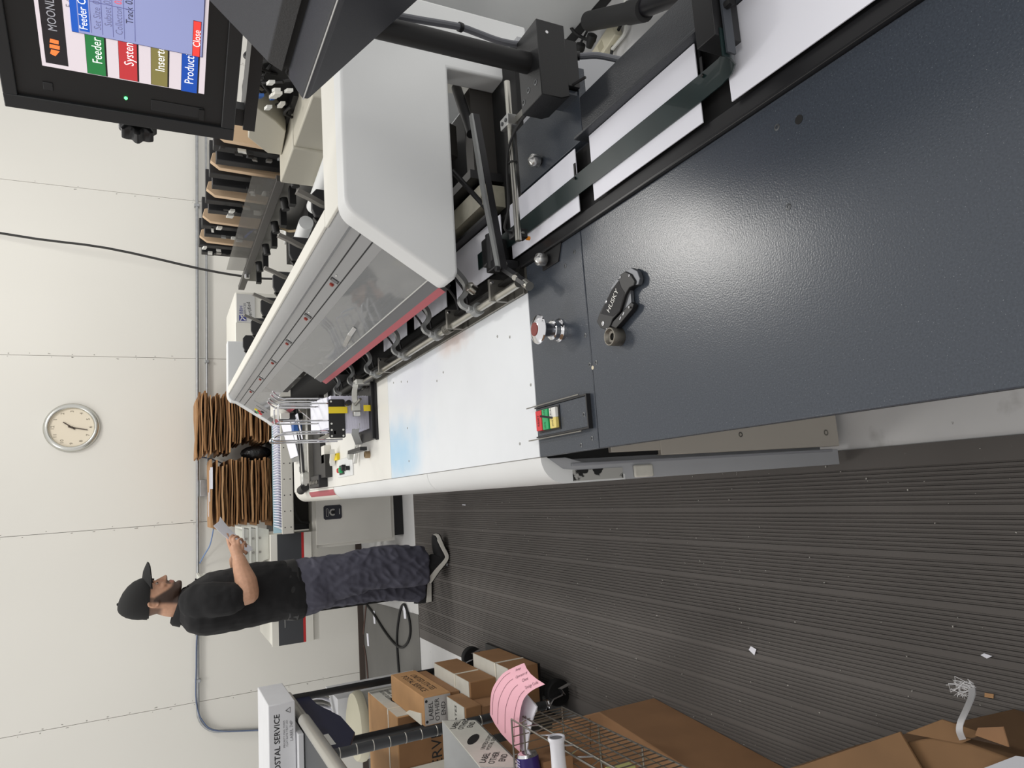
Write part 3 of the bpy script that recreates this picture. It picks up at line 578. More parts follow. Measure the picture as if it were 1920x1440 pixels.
# ---- hood
hood_g = mat('hood_grey', (156, 157, 159), .36, .35, var=(3, .06)); hood_g2 = mat('hood_grey_dark', (108, 109, 112), .42, .3)
capo = [(.452, 1.014), (.446, 1.03)] 
sl = V((.575 - .447, 0, 1.225 - 1.03)).normalized()
capo = [(.456, 1.012), (.440, 1.020), (.436, 1.036), (.555, 1.222)] + [(p.x, p.z) for p in arcpts((.597, 0, 1.199), .048, 140, 92, 5)] + [(1.08, 1.247), (1.08, .80), (.927, .80), (.927, 1.008)]
cap_ = MB().prism([(x, 1.3, z) for x, z in capo], (0, .062, 0)).build('hood_end_cap', whitep, im, bevel=.006, seg=3)
MB().box(.93, 1.075, 1.318, 1.335, .70, .80).build('lower_cover', beigep, im)
MB().box(.60, 1.08, 1.348, 1.49, 1.238, 1.2455).build('hood_top', cream, im, bevel=.002); MB().box(.605, .645, 1.493, 4.03, 1.238, 1.2455).build('hood_top', cream, im, bevel=.002)
MB().box(.64, .646, 1.50, 4.03, 1.19, 1.24).build('hood_inner_lip', cream, im)
MB().box(1.066, 1.08, 1.348, 1.60, .80, 1.24).build('hood_back', cream, im)
a_, b_ = V((.5725, 0, 1.2105)), V((.443, 0, 1.018)); sd = (a_ - b_).normalized(); sn = V((-sd.z, 0, sd.x)); SLn = (a_ - b_).length
def sp_(t, n=0): return b_ + (a_ - b_) * t + sn * n
def slope(t0, t1, y0, y1, nm, m, n0=-.004, n1=0, bevel=0):
    q = [sp_(t0, n0), sp_(t1, n0), sp_(t1, n1), sp_(t0, n1)]
    return MB().prism([(p.x, y0, p.z) for p in q], (0, y1 - y0, 0)).build(nm, m, im, bevel=bevel)
# rolled metal top of the slope
rp = [sp_(1.0)] + arcpts((.608, 0, 1.191), .0465, 146, 90, 6)
rr = MB(); rr.sheet([[V((p.x, y, p.z + .0)) for p in rp] for y in (1.36, 2.5, 4.0)], .003); rr.build('hood_roll', hood_g, im, smooth=60)
slope(.90, 1.0, 1.378, 4.0, 'hood_strip', hood_g)
slope(.77, .885, 1.378, 4.0, 'latch_strip', hood_g); slope(.66, .755, 1.378, 4.0, 'hood_strip', hood_g)
slope(.885, .90, 1.378, 4.0, 'groove', mat('groove_dark', (34, 34, 36), .6), -.005, -.0025); slope(.755, .77, 1.378, 4.0, 'groove', mat('groove_dark', (58, 58, 60)), -.005, -.0025)
slope(.03, .15, 1.378, 2.66, 'hood_skirt', hood_g2); slope(-.045, .03, 1.378, 2.64, 'red_stripe', redp)
glassm = mat('smoked_window', (158, 160, 161), .04, alpha=.58, spec=.8)
wn = slope(.15, .66, 1.37, 2.66, 'window', glassm, -.003, 0); slope(.148, .160, 1.378, 2.66, 'window_trim', mat('trim_light', (196, 196, 192), .4), -.001, .0012)
slope(.36, .66, 2.662, 3.3, 'window', glassm, -.003, 0); slope(.15, .66, 3.302, 3.72, 'window', glassm, -.003, 0)
slope(.15, .66, 3.724, 4.0, 'control_strip', hood_g); slope(.03, .15, 3.30, 4.0, 'hood_skirt', hood_g2); slope(-.06, .03, 3.30, 4.0, 'red_stripe', redp)
slope(.60, .655, 1.360, 1.380, 'window_edge', blackm, -.01, .002); slope(-.04, .60, 1.360, 1.380, 'window_edge', blackm, -.01, .002)
for k in range(5): slope(.1 + k * .1, .15 + k * .1, 1.360, 1.382, 'hinge_block', dkmetal, -.004, .0035)
hdl = MB(); pts = [V((sp_(.24, 0).x, 2.06, sp_(.24).z)), V((sp_(.24, .02).x, 2.05, sp_(.24, .02).z)), V((sp_(.30, .022).x, 1.93, sp_(.30, .022).z)), V((sp_(.30, .0).x, 1.92, sp_(.30).z))]
hdl.bar(pts, sd, .012, .008); hdl.build('window_handle', alum, im, bevel=.001)
for i, y in enumerate((1.729, 2.09, 2.445, 2.803, 3.185, 3.547)):
    q = sp_(.828, .0); o_ = V((q.x, y, q.z))
    MB().obox(o_ + V((0, -.02, 0)), V((0, .010, 0)), sd * .0115, sn * .0012).build('latch_slot', black, im); MB().obox(o_ + V((0, -.02, 0)) + sn * .0008, V((0, .0062, 0)), sd * .008, sn * .001).build('latch', hood_g2, im)
    MB().lathe(o_ + V((0, .012, 0)), sn, [(.006, 0), (.006, .004), (.004, .006), (.0005, .0062)], 12).build('indicator', mat('indicator_red', (140, 44, 30), .3), im)
    q2 = sp_(.845, .0015); MB().obox(V((q2.x, y - .055, q2.z)), V((0, .004, 0)), sd * .0015, sn * .0004).build('decal', whitepl, im)
q = sp_(.42, .0005)
cp_ = slope(.28, .56, 3.80, 3.99, 'control_plate', hood_g, 0, .003)
for dy, t, m in ((0, .50, yellow), (0, .42, red), (.04, .44, green), (.04, .36, red), (.075, .46, black), (.075, .35, whitepl), (-.035, .36, black)):
    q = sp_(t, .003); MB().obox(V((q.x, 3.885 + dy, q.z)), V((0, .012, 0)), sd * .008, sn * .005).build('button', m, im, bevel=.001)
# far cap of the hood: flat rim following the slope with a rounded corner
fc = [(.436, 1.008), (.432, 1.02)] + [(sp_(t, .006).x, sp_(t, .006).z) for t in (.1, .5, .95)] + [(p.x, p.z) for p in arcpts((.608, 0, 1.193), .056, 140, 92, 5)] + [(.9, 1.248), (.9, 1.02)]
MB().prism([(x, 4.0, z) for x, z in fc], (0, .07, 0)).build('hood_end_cap', whitep, im, bevel=.018, seg=4)
# dark interior and feeder stations behind the slope
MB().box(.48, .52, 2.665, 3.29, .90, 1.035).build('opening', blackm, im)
MB().box(.60, .62, 1.5, 3.9, .95, 1.12).build('inner_rail', dkmetal, im)
inm = mat('inner_light', (196, 196, 188), .6)
random.seed(4)
pb = mat('paddle_black', (34, 34, 37), .5); fg = mat('finger_grey', (110, 108, 104), .4, .6)
for i, y in enumerate((1.684, 2.03, 2.366, 2.69, 3.011, 3.333)):
    MB().box(.66, .80, y - .13, y - .03, .93, 1.08).build('feeder_station', mat('station_dark', (44, 44, 46), .6), im, bevel=.004)
    for dx in (.0, .05): MB().box(.52 + dx, .53 + dx, y - .1 + dx * .4, y - .05 + dx * .4, .99, 1.03).build('station_tab', inm, im)
    X = .72
    MB().prism([(X - .016, y, 1.05), (X + .06, y, 1.05), (X + .06, y, 1.222), (X + .045, y, 1.234), (X + .006, y, 1.234), (X - .012, y, 1.226)], (0, .016, 0)).build('hopper_paddle', pb, im, bevel=.002)
    MB().prism([(X - .024, y + .017, 1.05), (X - .014, y + .017, 1.05), (X - .01, y + .017, 1.228), (X - .02, y + .017, 1.22)], (0, .014, 0)).build('paddle_edge', black, im)
for y in (1.60, 1.895, 2.185, 2.48, 2.775): MB().bar([(.70, y, 1.08), (.70, y, 1.215), (.703, y, 1.228), (.716, y, 1.255), (.728, y, 1.285)], (.25, 1, 0), .034, .010).build('hopper_finger', fg, im)
MB().box(.585, .592, 1.40, 3.7, 1.0, 1.17).build('added_backing', mat('backing_grey', (128, 128, 126), .6), im)  # grey panel added behind the window so it does not look too dark
for y, z, w_, h_, m_ in ((1.60, 1.075, .03, .014, inm), (1.66, 1.10, .02, .010, inm), (1.50, 1.06, .035, .02, mat('tab_yellow', (214, 208, 150), .6)), (1.46, 1.10, .012, .02, inm), (1.78, 1.09, .018, .008, inm), (2.2, 1.08, .025, .005, inm), (2.02, 1.10, .10, .04, mat('inner_brown', (84, 64, 60), .7)), (1.86, 1.07, .05, .035, black), (2.5, 1.11, .02, .004, inm)):
    MB().obox((.545, y, z), (.003, 0, 0), (0, w_, .004), (0, 0, h_)).build('inner_tab', m_, im)
# ---- envelope hopper standing on the table
MB().box(.20, .40, 2.355, 2.372, .9, .916).build('hopper_stop', dkmetal, im, bevel=.001); MB().box(.195, .405, 2.335, 2.356, .9, .906).build('hopper_foot', dkmetal, im)
MB().box(.20, .395, 2.372, 2.62, .9, .905).build('hopper_tray', dkmetal, im)
pl = MB().prism([(.216, 2.425, .992), (.212, 2.425, .996), (.212, 2.425, 1.044), (.216, 2.425, 1.048), (.344, 2.425, 1.048), (.348, 2.425, 1.044), (.348, 2.425, .996), (.344, 2.425, .992)], (0, .006, 0)).build('perforated_plate', mat('plate_black', (26, 26, 28), .55), im, bevel=.0008)
for x, z, m in ((.34, 1.04, whitepl), (.34, 1.0, dkmetal), (.285, 1.04, dkmetal), (.285, 1.0, dkmetal), (.262, 1.04, whitepl), (.262, 1.0, dkmetal), (.24, 1.04, whitepl), (.24, 1.0, whitepl), (.219, 1.04, whitepl), (.219, 1.0, whitepl)): MB().cyl((x, 2.4245, z), (x, 2.428, z), .0035, n=12).build('plate_hole', m, pl)
MB().box(.298, .321, 2.4225, 2.4248, .984, 1.049).build('yellow_tape', yellow, pl)
for x in (.225, .30): MB().box(x, x + .012, 2.425, 2.70, 1.026, 1.032).build('plate_arm', dullsteel, im)
def wire(pts, r=.003): return MB().tube(smoothpath(pts, 3), r, 7).build('guide_wire', chrome, im)
for k, x in enumerate((.362, .358, .35, .346)):
    y = 2.50 + k * .045; wire([(x, y, .94), (x, y, 1.15), (x, y, 1.19), (x + .012, y - .01, 1.215), (x + .022, y - .02, 1.226)])
for y in (2.44, 2.53):
    wire([(.335, y, 1.03), (.335, y, 1.20)]); wire([(.335, y, 1.20), (.333, y, 1.21), (.326, y, 1.215), (.30, y, 1.215), (.283, y, 1.215), (.277, y, 1.21), (.275, y, 1.20)]); wire([(.275, y, 1.20), (.275, y, 1.03)])
for y in (2.44, 2.52): wire([(.238, y, .99), (.238, y, 1.16), (.234, y, 1.2), (.222, y, 1.228), (.212, y, 1.232)]); wire([(.212, y, 1.232), (.208, y, 1.2), (.208, y, 1.0)])
wire([(.335, 2.6, 1.12), (.29, 2.6, 1.07)], .0016)
# cast gripper arm with lever holding the pile
ga = MB().bar(smoothpath([(.40, 2.38, .955), (.388, 2.38, .962), (.372, 2.39, .964), (.345, 2.40, .962), (.32, 2.40, .96)], 3), (0, .4, .9), .018, .014).build('gripper_arm', castlight, im, smooth=50)
MB().box(.392, .41, 2.36, 2.40, .9, .965).build('gripper_post', castlight, ga, bevel=.003); MB().box(.302, .33, 2.385, 2.412, .945, .975).build('gripper_head', castlight, ga, bevel=.003)
MB().cyl((.322, 2.385, .965), (.338, 2.35, .955), .005, n=12).build('lever', dullsteel, ga); MB().box(.283, .30, 2.388, 2.41, .945, .97).build('gripper_nut', alum, ga, bevel=.002)
MB().lathe((.331, 2.412, .985), (0, -1, 0), [(.010, 0), (.010, .02), (.004, .021)], 16).build('roller', dkmetal, ga)
MB().box(.298, .319, 2.368, 2.3705, .912, .94).build('yellow_tape', yellow, im)
MB().bar([(.262, 2.44, .95), (.225, 2.44, .955), (.19, 2.45, .94)], (0, .3, 1), .025, .01).build('side_bracket', castgrey, im); MB().box(.165, .178, 2.42, 2.60, .92, .945).build('side_guide', dkmetal, im)
MB().bar([(.235, 2.55, .915), (.165, 2.60, .915), (.13, 2.62, .915)], (0, 1, 0), .014, .014).build('slide_bar', alum, im, bevel=.002); MB().lathe((.165, 2.68, .905), (0, 0, 1), [(.014, 0), (.016, .004), (.016, .018), (.012, .022), (.0004, .022)], 14).build('knob', castlight, im)
MB().lathe((.152, 2.462, .9), (0, 0, 1), [(.0125, 0), (.0125, .017), (.010, .018), (.0095, .01), (.0003, .01)], 20).build('brown_collar', mat('tan_collar', (150, 128, 96), .6), im)
# envelopes in the hopper
random.seed(9)
for k in range(48):
    z = .9055 + k * .0028; dx = random.uniform(-.0012, .0012)
    o = tag(MB().box(.243 + dx, .361 + dx, 2.432, 2.60, z, z + .0022).build('envelope', lavpaper, org=V((.3, 2.5, z)), smooth=0), 'pale envelope lying in the pile behind the black perforated plate', 'envelope', 'envelopes piled in the hopper')
MB().prism([(.36, 2.46, 1.045), (.31, 2.44, 1.045), (.25, 2.44, 1.045), (.25, 2.60, 1.075), (.36, 2.60, 1.075)], (0, 0, .002)).build('x', paper, smooth=0)
o = bpy.data.objects['x']; o.name = 'loose_sheet'; tag(o, 'loose white sheet sloping on top of the envelope pile', 'sheet')
# cross channel and far feeder
MB().box(.074, .60, 3.205, 3.37, .9, .925).build('cross_channel', mat('channel_black', (34, 33, 33), .5), im, bevel=.002); MB().box(.074, .60, 3.37, 3.385, .9, .945).build('channel_wall', dullsteel, im)
MB().box(.06, .115, 3.18, 3.40, .9, .94).build('chain_guide', dkmetal, im, bevel=.003)
for k in range(6): MB().cyl((.085, 3.20 + k * .033, .94), (.085, 3.20 + k * .033, .946), .009, n=8).build('chain_link', dullsteel, im)
MB().box(.10, .20, 3.08, 3.2, .9, .93).build('guide_block', mat('guide_black', (38, 38, 38), .5), im)
cpn = MB().box(.09, .165, 2.70, 2.95, .9, .9045).build('control_panel', whitep, im, bevel=.002)
for x, y, m, r in ((.118, 2.90, red, .010), (.118, 2.865, green, .012), (.125, 2.82, black, .013), (.12, 2.75, black, .009)): MB().lathe((x, y, .9045), (0, 0, 1), [(r, 0), (r, .012), (r * .8, .016), (.0004, .016)], 16).build('push_button', m, cpn)
MB().box(.10, .138, 2.835, 2.915, .9045, .907).build('button_plate', black, cpn)
MB().bar([(.152, 3.02, .913), (.19, 2.97, .92), (.20, 2.93, .93)], (0, 0, 1), .02, .02).build('clamp_lever', whitepl, im); MB().box(.165, .192, 2.93, 3.02, .9, .912).build('yellow_tape', yellow, im)
MB().box(.16, .24, 3.10, 3.16, .9, .93).build('guide_block', cream, im, bevel=.003)
# tilting arm with rods and white pick-up parts at the far left
MB().bar([(.10, 3.56, .93), (.16, 3.52, .94), (.30, 3.48, .95)], (0, 1, .2), .045, .02).build('swing_arm', alum, im, bevel=.003)
for dy in (0, .06): MB().tube([(.11, 3.50 + dy, .945), (.30, 3.45 + dy, .965), (.48, 3.42 + dy, .99)], .006, 8).build('swing_rod', dkmetal, im)
MB().tube([(.08, 3.62, .93), (.2, 3.60, .94), (.46, 3.58, .96)], .009, 8).build('swing_rod', black, im)
MB().lathe((.115, 3.50, .925), (0, 0, 1), [(.028, 0), (.03, .008), (.03, .03), (.022, .036), (.0005, .036)], 10).build('star_knob', castlight, im); MB().lathe((.10, 3.63, .91), (0, 0, 1), [(.022, 0), (.024, .006), (.024, .025), (.0005, .03)], 10).build('star_knob', castlight, im)
MB().cyl((.075, 3.62, .92), (.06, 3.74, .92), .022, n=14).build('hand_wheel', black, im)
MB().box(.16, .19, 3.66, 3.88, .9, .903).build('slot', castgrey, im); MB().cyl((.145, 3.72, .9), (.145, 3.72, .904), .009).build('rivet', whitepl, im)
MB().prism([(.22, 3.72, .91), (.44, 3.66, .965), (.44, 3.95, .965), (.22, 3.98, .91)], (0, 0, .012)).build('insert_chute', castgrey, im)
tag(MB().prism([(.24, 3.73, .93), (.45, 3.67, .985), (.45, 3.94, .985), (.24, 3.96, .93)], (0, 0, .003)).build('insert_sheet', paper, smooth=0, org=V((.35, 3.8, .93))), 'white sheet lying on the far insert chute beside the swing arm', 'sheet')
tag(MB().prism([(.30, 3.42, .96), (.42, 3.40, .985), (.42, 3.60, .985), (.30, 3.62, .96)], (0, 0, .003)).build('insert_sheet', paper, smooth=0, org=V((.35, 3.5, .96))), 'white sheet clamped under the dark swing rods', 'sheet')
MB().lathe((.52, 3.58, 1.0), (-1, 0, 0), [(.0005, 0), (.075, .002), (.085, .02), (.085, .09), (.07, .10), (.0005, .10)], 28).build('vacuum_drum', cream, im)
MB().box(.40, .43, 3.46, 3.54, .95, 1.05).build('drum_clamp', black, im, bevel=.004); MB().box(.40, .425, 3.42, 3.45, 1.02, 1.06).build('drum_screw', whitepl, im)
MB().box(.34, .38, 3.44, 3.50, .96, 1.0).build('blue_valve', mat('blue_plastic', (40, 90, 160), .4), im, bevel=.003)
# ================================================================ things at the far end of the machine
cv = thing('collating_conveyor', 'cream collating conveyor standing across the far end of the inserter', 'conveyor', (.4, 4.8, 0))
MB().box(-.19, .85, 4.6, 4.616, .82, .89).build('front_rail', cream, cv, bevel=.002); MB().box(-.19, .85, 4.616, 5.1, .815, .835).build('deck', cream, cv)
MB().box(-.19, .85, 4.86, 4.875, .835, .905).build('back_guide', mat('pale_blue_guide', (176, 208, 218), .4), cv)
for k in range(10):
    for dz in (.836, .872): MB().cyl((-.15 + k * .1, 4.5995, dz), (-.15 + k * .1, 4.603, dz), .004, n=8).build('rivet', dkmetal, cv)
MB().box(-.15, .83, 5.06, 5.08, .1, .815).build('dark_interior_panel', mat('recess_shade', (58, 56, 54), .8), cv)  # dark panel put in for the shaded interior under the deck
for x in (-.17, .82): MB().box(x - .018, x + .018, 5.08, 5.1, 0, .815).build('leg', dkmetal, cv)
MB().tube(smoothpath([(-.14, 4.95, .66), (-.13, 4.94, .72), (-.06, 4.94, .755), (.02, 4.95, .76), (.1, 4.96, .75)]), .008, 8).build('cable', rubber, cv)
random.seed(8)
for k in range(62):
    x = -.18 + k * .0165; t = .035
    tag(MB().prism([(x, 4.63, .836), (x + .004, 4.63, .836), (x + .004 + t, 4.63, .905), (x + t, 4.63, .905)], (0, .22, 0)).build('envelope', lavpaper if k % 2 else paper, smooth=0, org=V((x, 4.7, .836))), 'white envelope leaning in the long row on the far conveyor', 'envelope', 'envelopes standing in a row on the far conveyor')
# grey cabinet with dial
cbn = thing('control_cabinet', 'grey metal cabinet with a black dial plate under the far end of the inserter', 'cabinet', (0, 5.05, 0))
cg = mat('cabinet_grey', (224, 222, 215), .5, var=(4, .06))
MB().box(-.315, .30, 4.92, 5.05, .07, .645).build('body', cg, cbn, bevel=.004); MB().box(-.295, .28, 4.9, 4.92, .095, .625).build('door', cg, cbn, bevel=.004)
MB().box(-.28, .27, 4.93, 5.04, 0, .07).build('plinth', black, cbn)
dp = MB().prism([(-.131, 4.9, .459), (-.131, 4.9, .562), (-.121, 4.9, .572), (-.045, 4.9, .572), (-.035, 4.9, .562), (-.035, 4.9, .459), (-.045, 4.9, .449), (-.121, 4.9, .449)], (0, -.004, 0)).build('dial_plate', mat('dial_plate', (48, 50, 58), .4), cbn)
dcn = V((-.083, 4.896, .51))
MB().lathe(dcn, (0, -1, 0), [(.011, 0), (.011, .012), (.009, .014), (.0004, .014)], 16).build('dial_knob', black, dp)
tk = MB()
for k in range(13):
    a = math.radians(-30 + k * 20); p = dcn + V((.019 * math.cos(a), -.0004, .019 * math.sin(a))); tk.obox(p, V((math.cos(a), 0, math.sin(a))) * .005, V((-math.sin(a), 0, math.cos(a))) * .0018, (0, .0003, 0))
tk.build('dial_scale', whitepl, dp)
pill = [dcn + V((.026 * math.copysign(1, math.cos(t)) * .8 + .006 * math.cos(t), -.0005, .038 + .007 * math.sin(t))) for t in [i * math.pi / 8 for i in range(17)]]
MB().tube(pill, .0008, 4).build('dial_outline', whitepl, dp); MB().box(-.1, -.062, 4.8952, 4.896, .4625, .4655).build('dial_outline', whitepl, dp)
# side feeder table with striped fascia
ft = thing('feeder_table', 'cream side table with a black and red striped fascia behind the man', 'table', (-.55, 5.2, 0))
MB().box(-.905, -.2, 4.905, 5.55, .62, .918).build('body', cream, ft)
for z0, z1, m, nm in ((.88, .922, cream, 'top_strip'), (.7255, .8795, mat('fascia_black', (62, 64, 68), .5), 'black_panel'), (.709, .725, mat('fascia_red', (190, 44, 46), .45), 'red_strip'), (.66, .7085, cream, 'lower_strip')): MB().box(-.908, -.2, 4.89, 4.906, z0, z1).build(nm, m, ft, bevel=.001)
MB().box(-.80, -.71, 4.8888, 4.89, .84, .842).build('scratch', whitepl, ft)
for x, y in ((-.78, 5.45), (-.28, 5.45), (-.42, 5.0)): MB().box(x - .025, x + .025, y - .025, y + .025, 0, .62).build('leg', dkmetal, ft)
MB().box(-.62, -.56, 5.0, 5.05, .12, .66).build('leg', black, ft)
# nested mail trays
def make_tray(x0, x1, y0, y1, z, m):
    mb = MB(); t = .02; h = .085; w = .004
    q = lambda ins, zz: [V((x0 + ins, y0 + ins, zz)), V((x1 - ins, y0 + ins, zz)), V((x1 - ins, y1 - ins, zz)), V((x0 + ins, y1 - ins, zz))]
    rings = [q(t + .004, z + .004), q(t, z), q(0, z + h - .012), q(-.008, z + h - .012), q(-.008, z + h), q(w, z + h), q(t + w, z + .004)]
    return mb.loft(rings[1:], cap=False).add(q(t, z), [(3, 2, 1, 0)])
trm = mat('tray_white', (214, 215, 208), .55, var=(14, .06))
def stack(x0, x1, y0, y1, n, z0, what):
    for k in range(n):
        z = z0 + k * .042
        r = thing('mail_tray', what, 'mail tray', ((x0 + x1) / 2, (y0 + y1) / 2, z), 'nested mail trays, ' + ('tall' if n > 5 else 'short') + ' pile')
        jx = random.uniform(-.006, .006)
        make_tray(x0 + jx, x1 + jx, y0, y1, z, trm).build('shell', trm, r, smooth=0)
        for xx in (x0 + .3 * (x1 - x0), x0 + .7 * (x1 - x0)): MB().cyl((xx + jx, y0 + .004, z + .058), (xx + jx, y0 - .001, z + .06), .008, n=10).build('drain_hole', gap, r)
        for yy in (.25, .5, .75): MB().box(x0 + jx - .002, x0 + jx + .012, y0 + yy * (y1 - y0) - .02, y0 + yy * (y1 - y0) + .02, z + .03, z + .07).build('rib', gap if yy == .5 else trm, r)
stack(-.775, -.45, 5.0, 5.5, 9, .92, 'white plastic mail tray in the tall nested pile hidden by the man\'s back')
stack(-.375, -.145, 4.96, 5.45, 3, .92, 'white plastic mail tray in the short nested pile by the man\'s hands')
# cream box with service sign
sb = thing('service_box', 'cream machine box with a BBH SERVICES sign behind the hood', 'machine box', (1.1, 4.9, .6))
MB().box(.862, 1.36, 4.6, 5.25, .5, 1.152).build('body', cream, sb, bevel=.012); MB().box(.95, 1.3, 4.7, 5.2, 0, .5).build('stand', cream, sb)
MB().box(.9, 1.155, 4.597, 4.6, .75, 1.148).build('panel', cream, sb); sg = MB().box(1.157, 1.345, 4.5965, 4.6, 1.032, 1.142).build('sign', mat('sign_white', (206, 206, 204), .5), sb)
nv = mat('sign_blue', (58, 62, 140), .5)
MB().box(1.168, 1.205, 4.5955, 4.5966, 1.085, 1.128).build('logo', nv, sg); 
for a, b in (((1.168, 1.12), (1.205, 1.10)), ((1.172, 1.09), (1.203, 1.118))): MB().bar([(a[0], 4.5953, a[1]), ((a[0] + b[0]) / 2, 4.5953, (a[1] + b[1]) / 2 + .004), (b[0], 4.5953, b[1])], (-.5, 0, 1), .007, .0006).build('logo', whitepl, sg)
text('BBH', (1.212, 4.5965, 1.115), (1, 0, 0), (0, 0, 1), .03, nv, sg, 'LEFT'); text('SERVICES', (1.212, 4.5965, 1.093), (1, 0, 0), (0, 0, 1), .02, mat('sign_grey', (90, 92, 110), .6), sg, 'LEFT', sx=.9); text('Certified', (1.18, 4.5965, 1.058), (1, 0, .12), (-.12, 0, 1), .032, ink, sg, 'LEFT')
# table and piles of flattened cardboard boxes against the wall
bt = thing('back_table', 'low dark table carrying the flattened cardboard piles against the wall', 'table', (.4, 5.8, 0))
MB().box(-.22, 1.45, 5.5, 6.12, .755, .788).build('top', dkmetal, bt)
for x in (-.18, 1.4):
    for y in (5.55, 6.05): MB().box(x - .02, x + .02, y - .02, y + .02, 0, .755).build('leg', dkmetal, bt)
random.seed(21)
cms = [mat('cardboard_%d' % i, c, .9, var=(14, .22), bump=(70, .3, .0015)) for i, c in enumerate(((170, 128, 86), (146, 106, 68), (186, 146, 104), (130, 94, 60)))]
def slab(x0, x1, y0, y1, z, th, lean, m, label, group, bend):
    ph = random.uniform(0, 6); rows = []
    for j in range(3):
        y = y0 + (y1 - y0) * j / 2
        rows.append([V((x0 + (x1 - x0) * i / 8 + lean, y + random.uniform(-.006, .006), z + bend * math.sin(ph + i * .8 + j) + random.uniform(-.0015, .0015))) for i in range(9)])
    mb = MB(); mb.sheet(rows, th); c = V(((x0 + x1) / 2, (y0 + y1) / 2, z)); return tag(mb.build('flattened_box', m, org=c, smooth=25), label, 'flattened box', group)
z = .795; k = 0
while z < 1.212:
    th = random.uniform(.006, .013); slab(-.135 + random.uniform(-.02, .03), .345 + random.uniform(-.035, .02), 5.6 + random.uniform(-.02, .045), 6.05, z, th, .012 * math.sin(z * 14), cms[k % 4], 'flattened brown cardboard box in the left pile by the man\'s hands', 'flattened boxes in the left pile', .003); z += th + random.uniform(.005, .010); k += 1
top = slab(-.14, .36, 5.6, 6.0, 1.236, .012, 0, card, 'topmost flattened box of the left pile with white label strips', 'flattened boxes in the left pile', .001)
for x0, x1, zz in ((.05, .28, 5.61), (-.06, .12, 5.75)): MB().box(x0, x1, zz, zz + .05, 1.2445, 1.2455).build('label_strip', paper, top)
MB().box(.14, .30, 5.5935, 5.5945, 1.226, 1.244).build('label_strip', paper, top)
z = .795; k = 0
while z < 1.10:
    th = random.uniform(.006, .013); slab(.47 + random.uniform(-.02, .04), .99 + random.uniform(-.035, .025), 5.58 + random.uniform(-.02, .045), 6.05, z, th, .02 * math.sin(z * 9), cms[k % 4], 'flattened brown cardboard box low in the wide right pile', 'flattened boxes low in the right pile', .004); z += th + random.uniform(.005, .010); k += 1
while z < 1.335:
    th = random.uniform(.006, .013); slab(.40 + random.uniform(-.02, .03), .845 + random.uniform(-.035, .025), 5.6 + random.uniform(-.02, .045), 6.03, z, th, .015 * math.sin(z * 12), cms[k % 4], 'flattened brown cardboard box in the narrower top of the right pile', 'flattened boxes on top of the right pile', .004); z += th + random.uniform(.005, .010); k += 1
bg = thing('bin_bag', 'black plastic bag wedged between the two cardboard piles', 'bag', (.42, 5.75, .79))
MB().ball((.40, 5.72, .91), .085, 14, (.7, 1.2, 1.35)).build('bag', mat('bag_black', (26, 26, 28), .35, bump=(18, .8, .02)), bg, smooth=60)
tag(MB().sheet([[V((-.14, 5.5, 1.0)), V((-.14, 5.3, 1.0))], [V((-.2, 5.5, .99)), V((-.2, 5.3, .985))], [V((-.3, 5.48, .93)), V((-.3, 5.3, .93))]], .003).build('loose_paper', paper, org=V((-.2, 5.4, .93))), 'white sheet draped between the short tray pile and the cardboard', 'paper')
# cables and tags on the grey floor by the wall
def floorpath(pts, z=.012): return smoothpath([pz(x, y, z) for x, y in pts])
tag(MB().tube(floorpath([(684, 1130), (700, 1150), (720, 1182), (738, 1205), (752, 1214), (763, 1206), (769, 1188), (768, 1165), (762, 1142), (757, 1133), (751, 1142), (746, 1170), (744, 1200), (746, 1235), (748, 1262)]), .009, 8).build('power_cable', rubber, org=pz(750, 1200, 0)), 'black cable looped on the grey floor behind the man', 'cable')
tag(MB().tube(floorpath([(688, 1120), (684, 1160), (681, 1200), (686, 1230), (690, 1275)], .01), .006, 7).build('power_cable', mat('brown_cable', (84, 62, 54), .6), org=pz(685, 1200, 0)), 'thin brown cable along the foot of the wall', 'cable')
for (x, y), lab in (((759, 1147), 'white tag lying inside the black cable loop'), ((702, 1158), 'white slip on the grey floor near the man\'s heel'), ((690, 1200), 'white slip on the grey floor against the wall')):
    c = pz(x, y, .006); tag(MB().prism([c + V((-.05, .02, 0)), c + V((.05, .035, 0)), c + V((.055, -.02, 0)), c + V((-.045, -.03, 0))], (0, 0, .002)).build('paper_tag', paper, org=c, smooth=0), lab, 'paper tag')
# ================================================================ second line of machinery on the right
rmn = thing('feeder_line', 'second row of feeder machinery with black and tan plates behind the hood', 'machine', (2.0, 3.4, 0))
MB().box(1.852, 2.7, 1.3, 5.0, .05, .78).build('base', whitep, rmn, bevel=.003); MB().box(1.86, 2.65, 1.35, 4.95, 0, .05).build('kick_plate', black, rmn)
brm = mat('bar_grey', (92, 90, 88), .45, .4)
MB().box(1.485, 1.515, 3.18, 4.98, 1.055, 1.095).build('guard_bar', brm, rmn, bevel=.002); MB().lathe((1.49, 4.62, 1.075), (-1, 0, 0), [(.016, 0), (.016, .03), (.0004, .032)], 12).build('guard_knob', chrome, rmn)
MB().box(1.53, 1.9, 2.9, 4.9, .98, 1.05).build('deck', mat('deck_grey', (120, 119, 114), .5), rmn)
for y in (3.1, 4.7): MB().box(1.86, 1.95, y - .04, y + .04, .78, .98).build('support', black, rmn)
tan = mat('tan_plate', (206, 178, 146), .6); stb = mat('station_black', (30, 30, 32), .5)
random.seed(31)
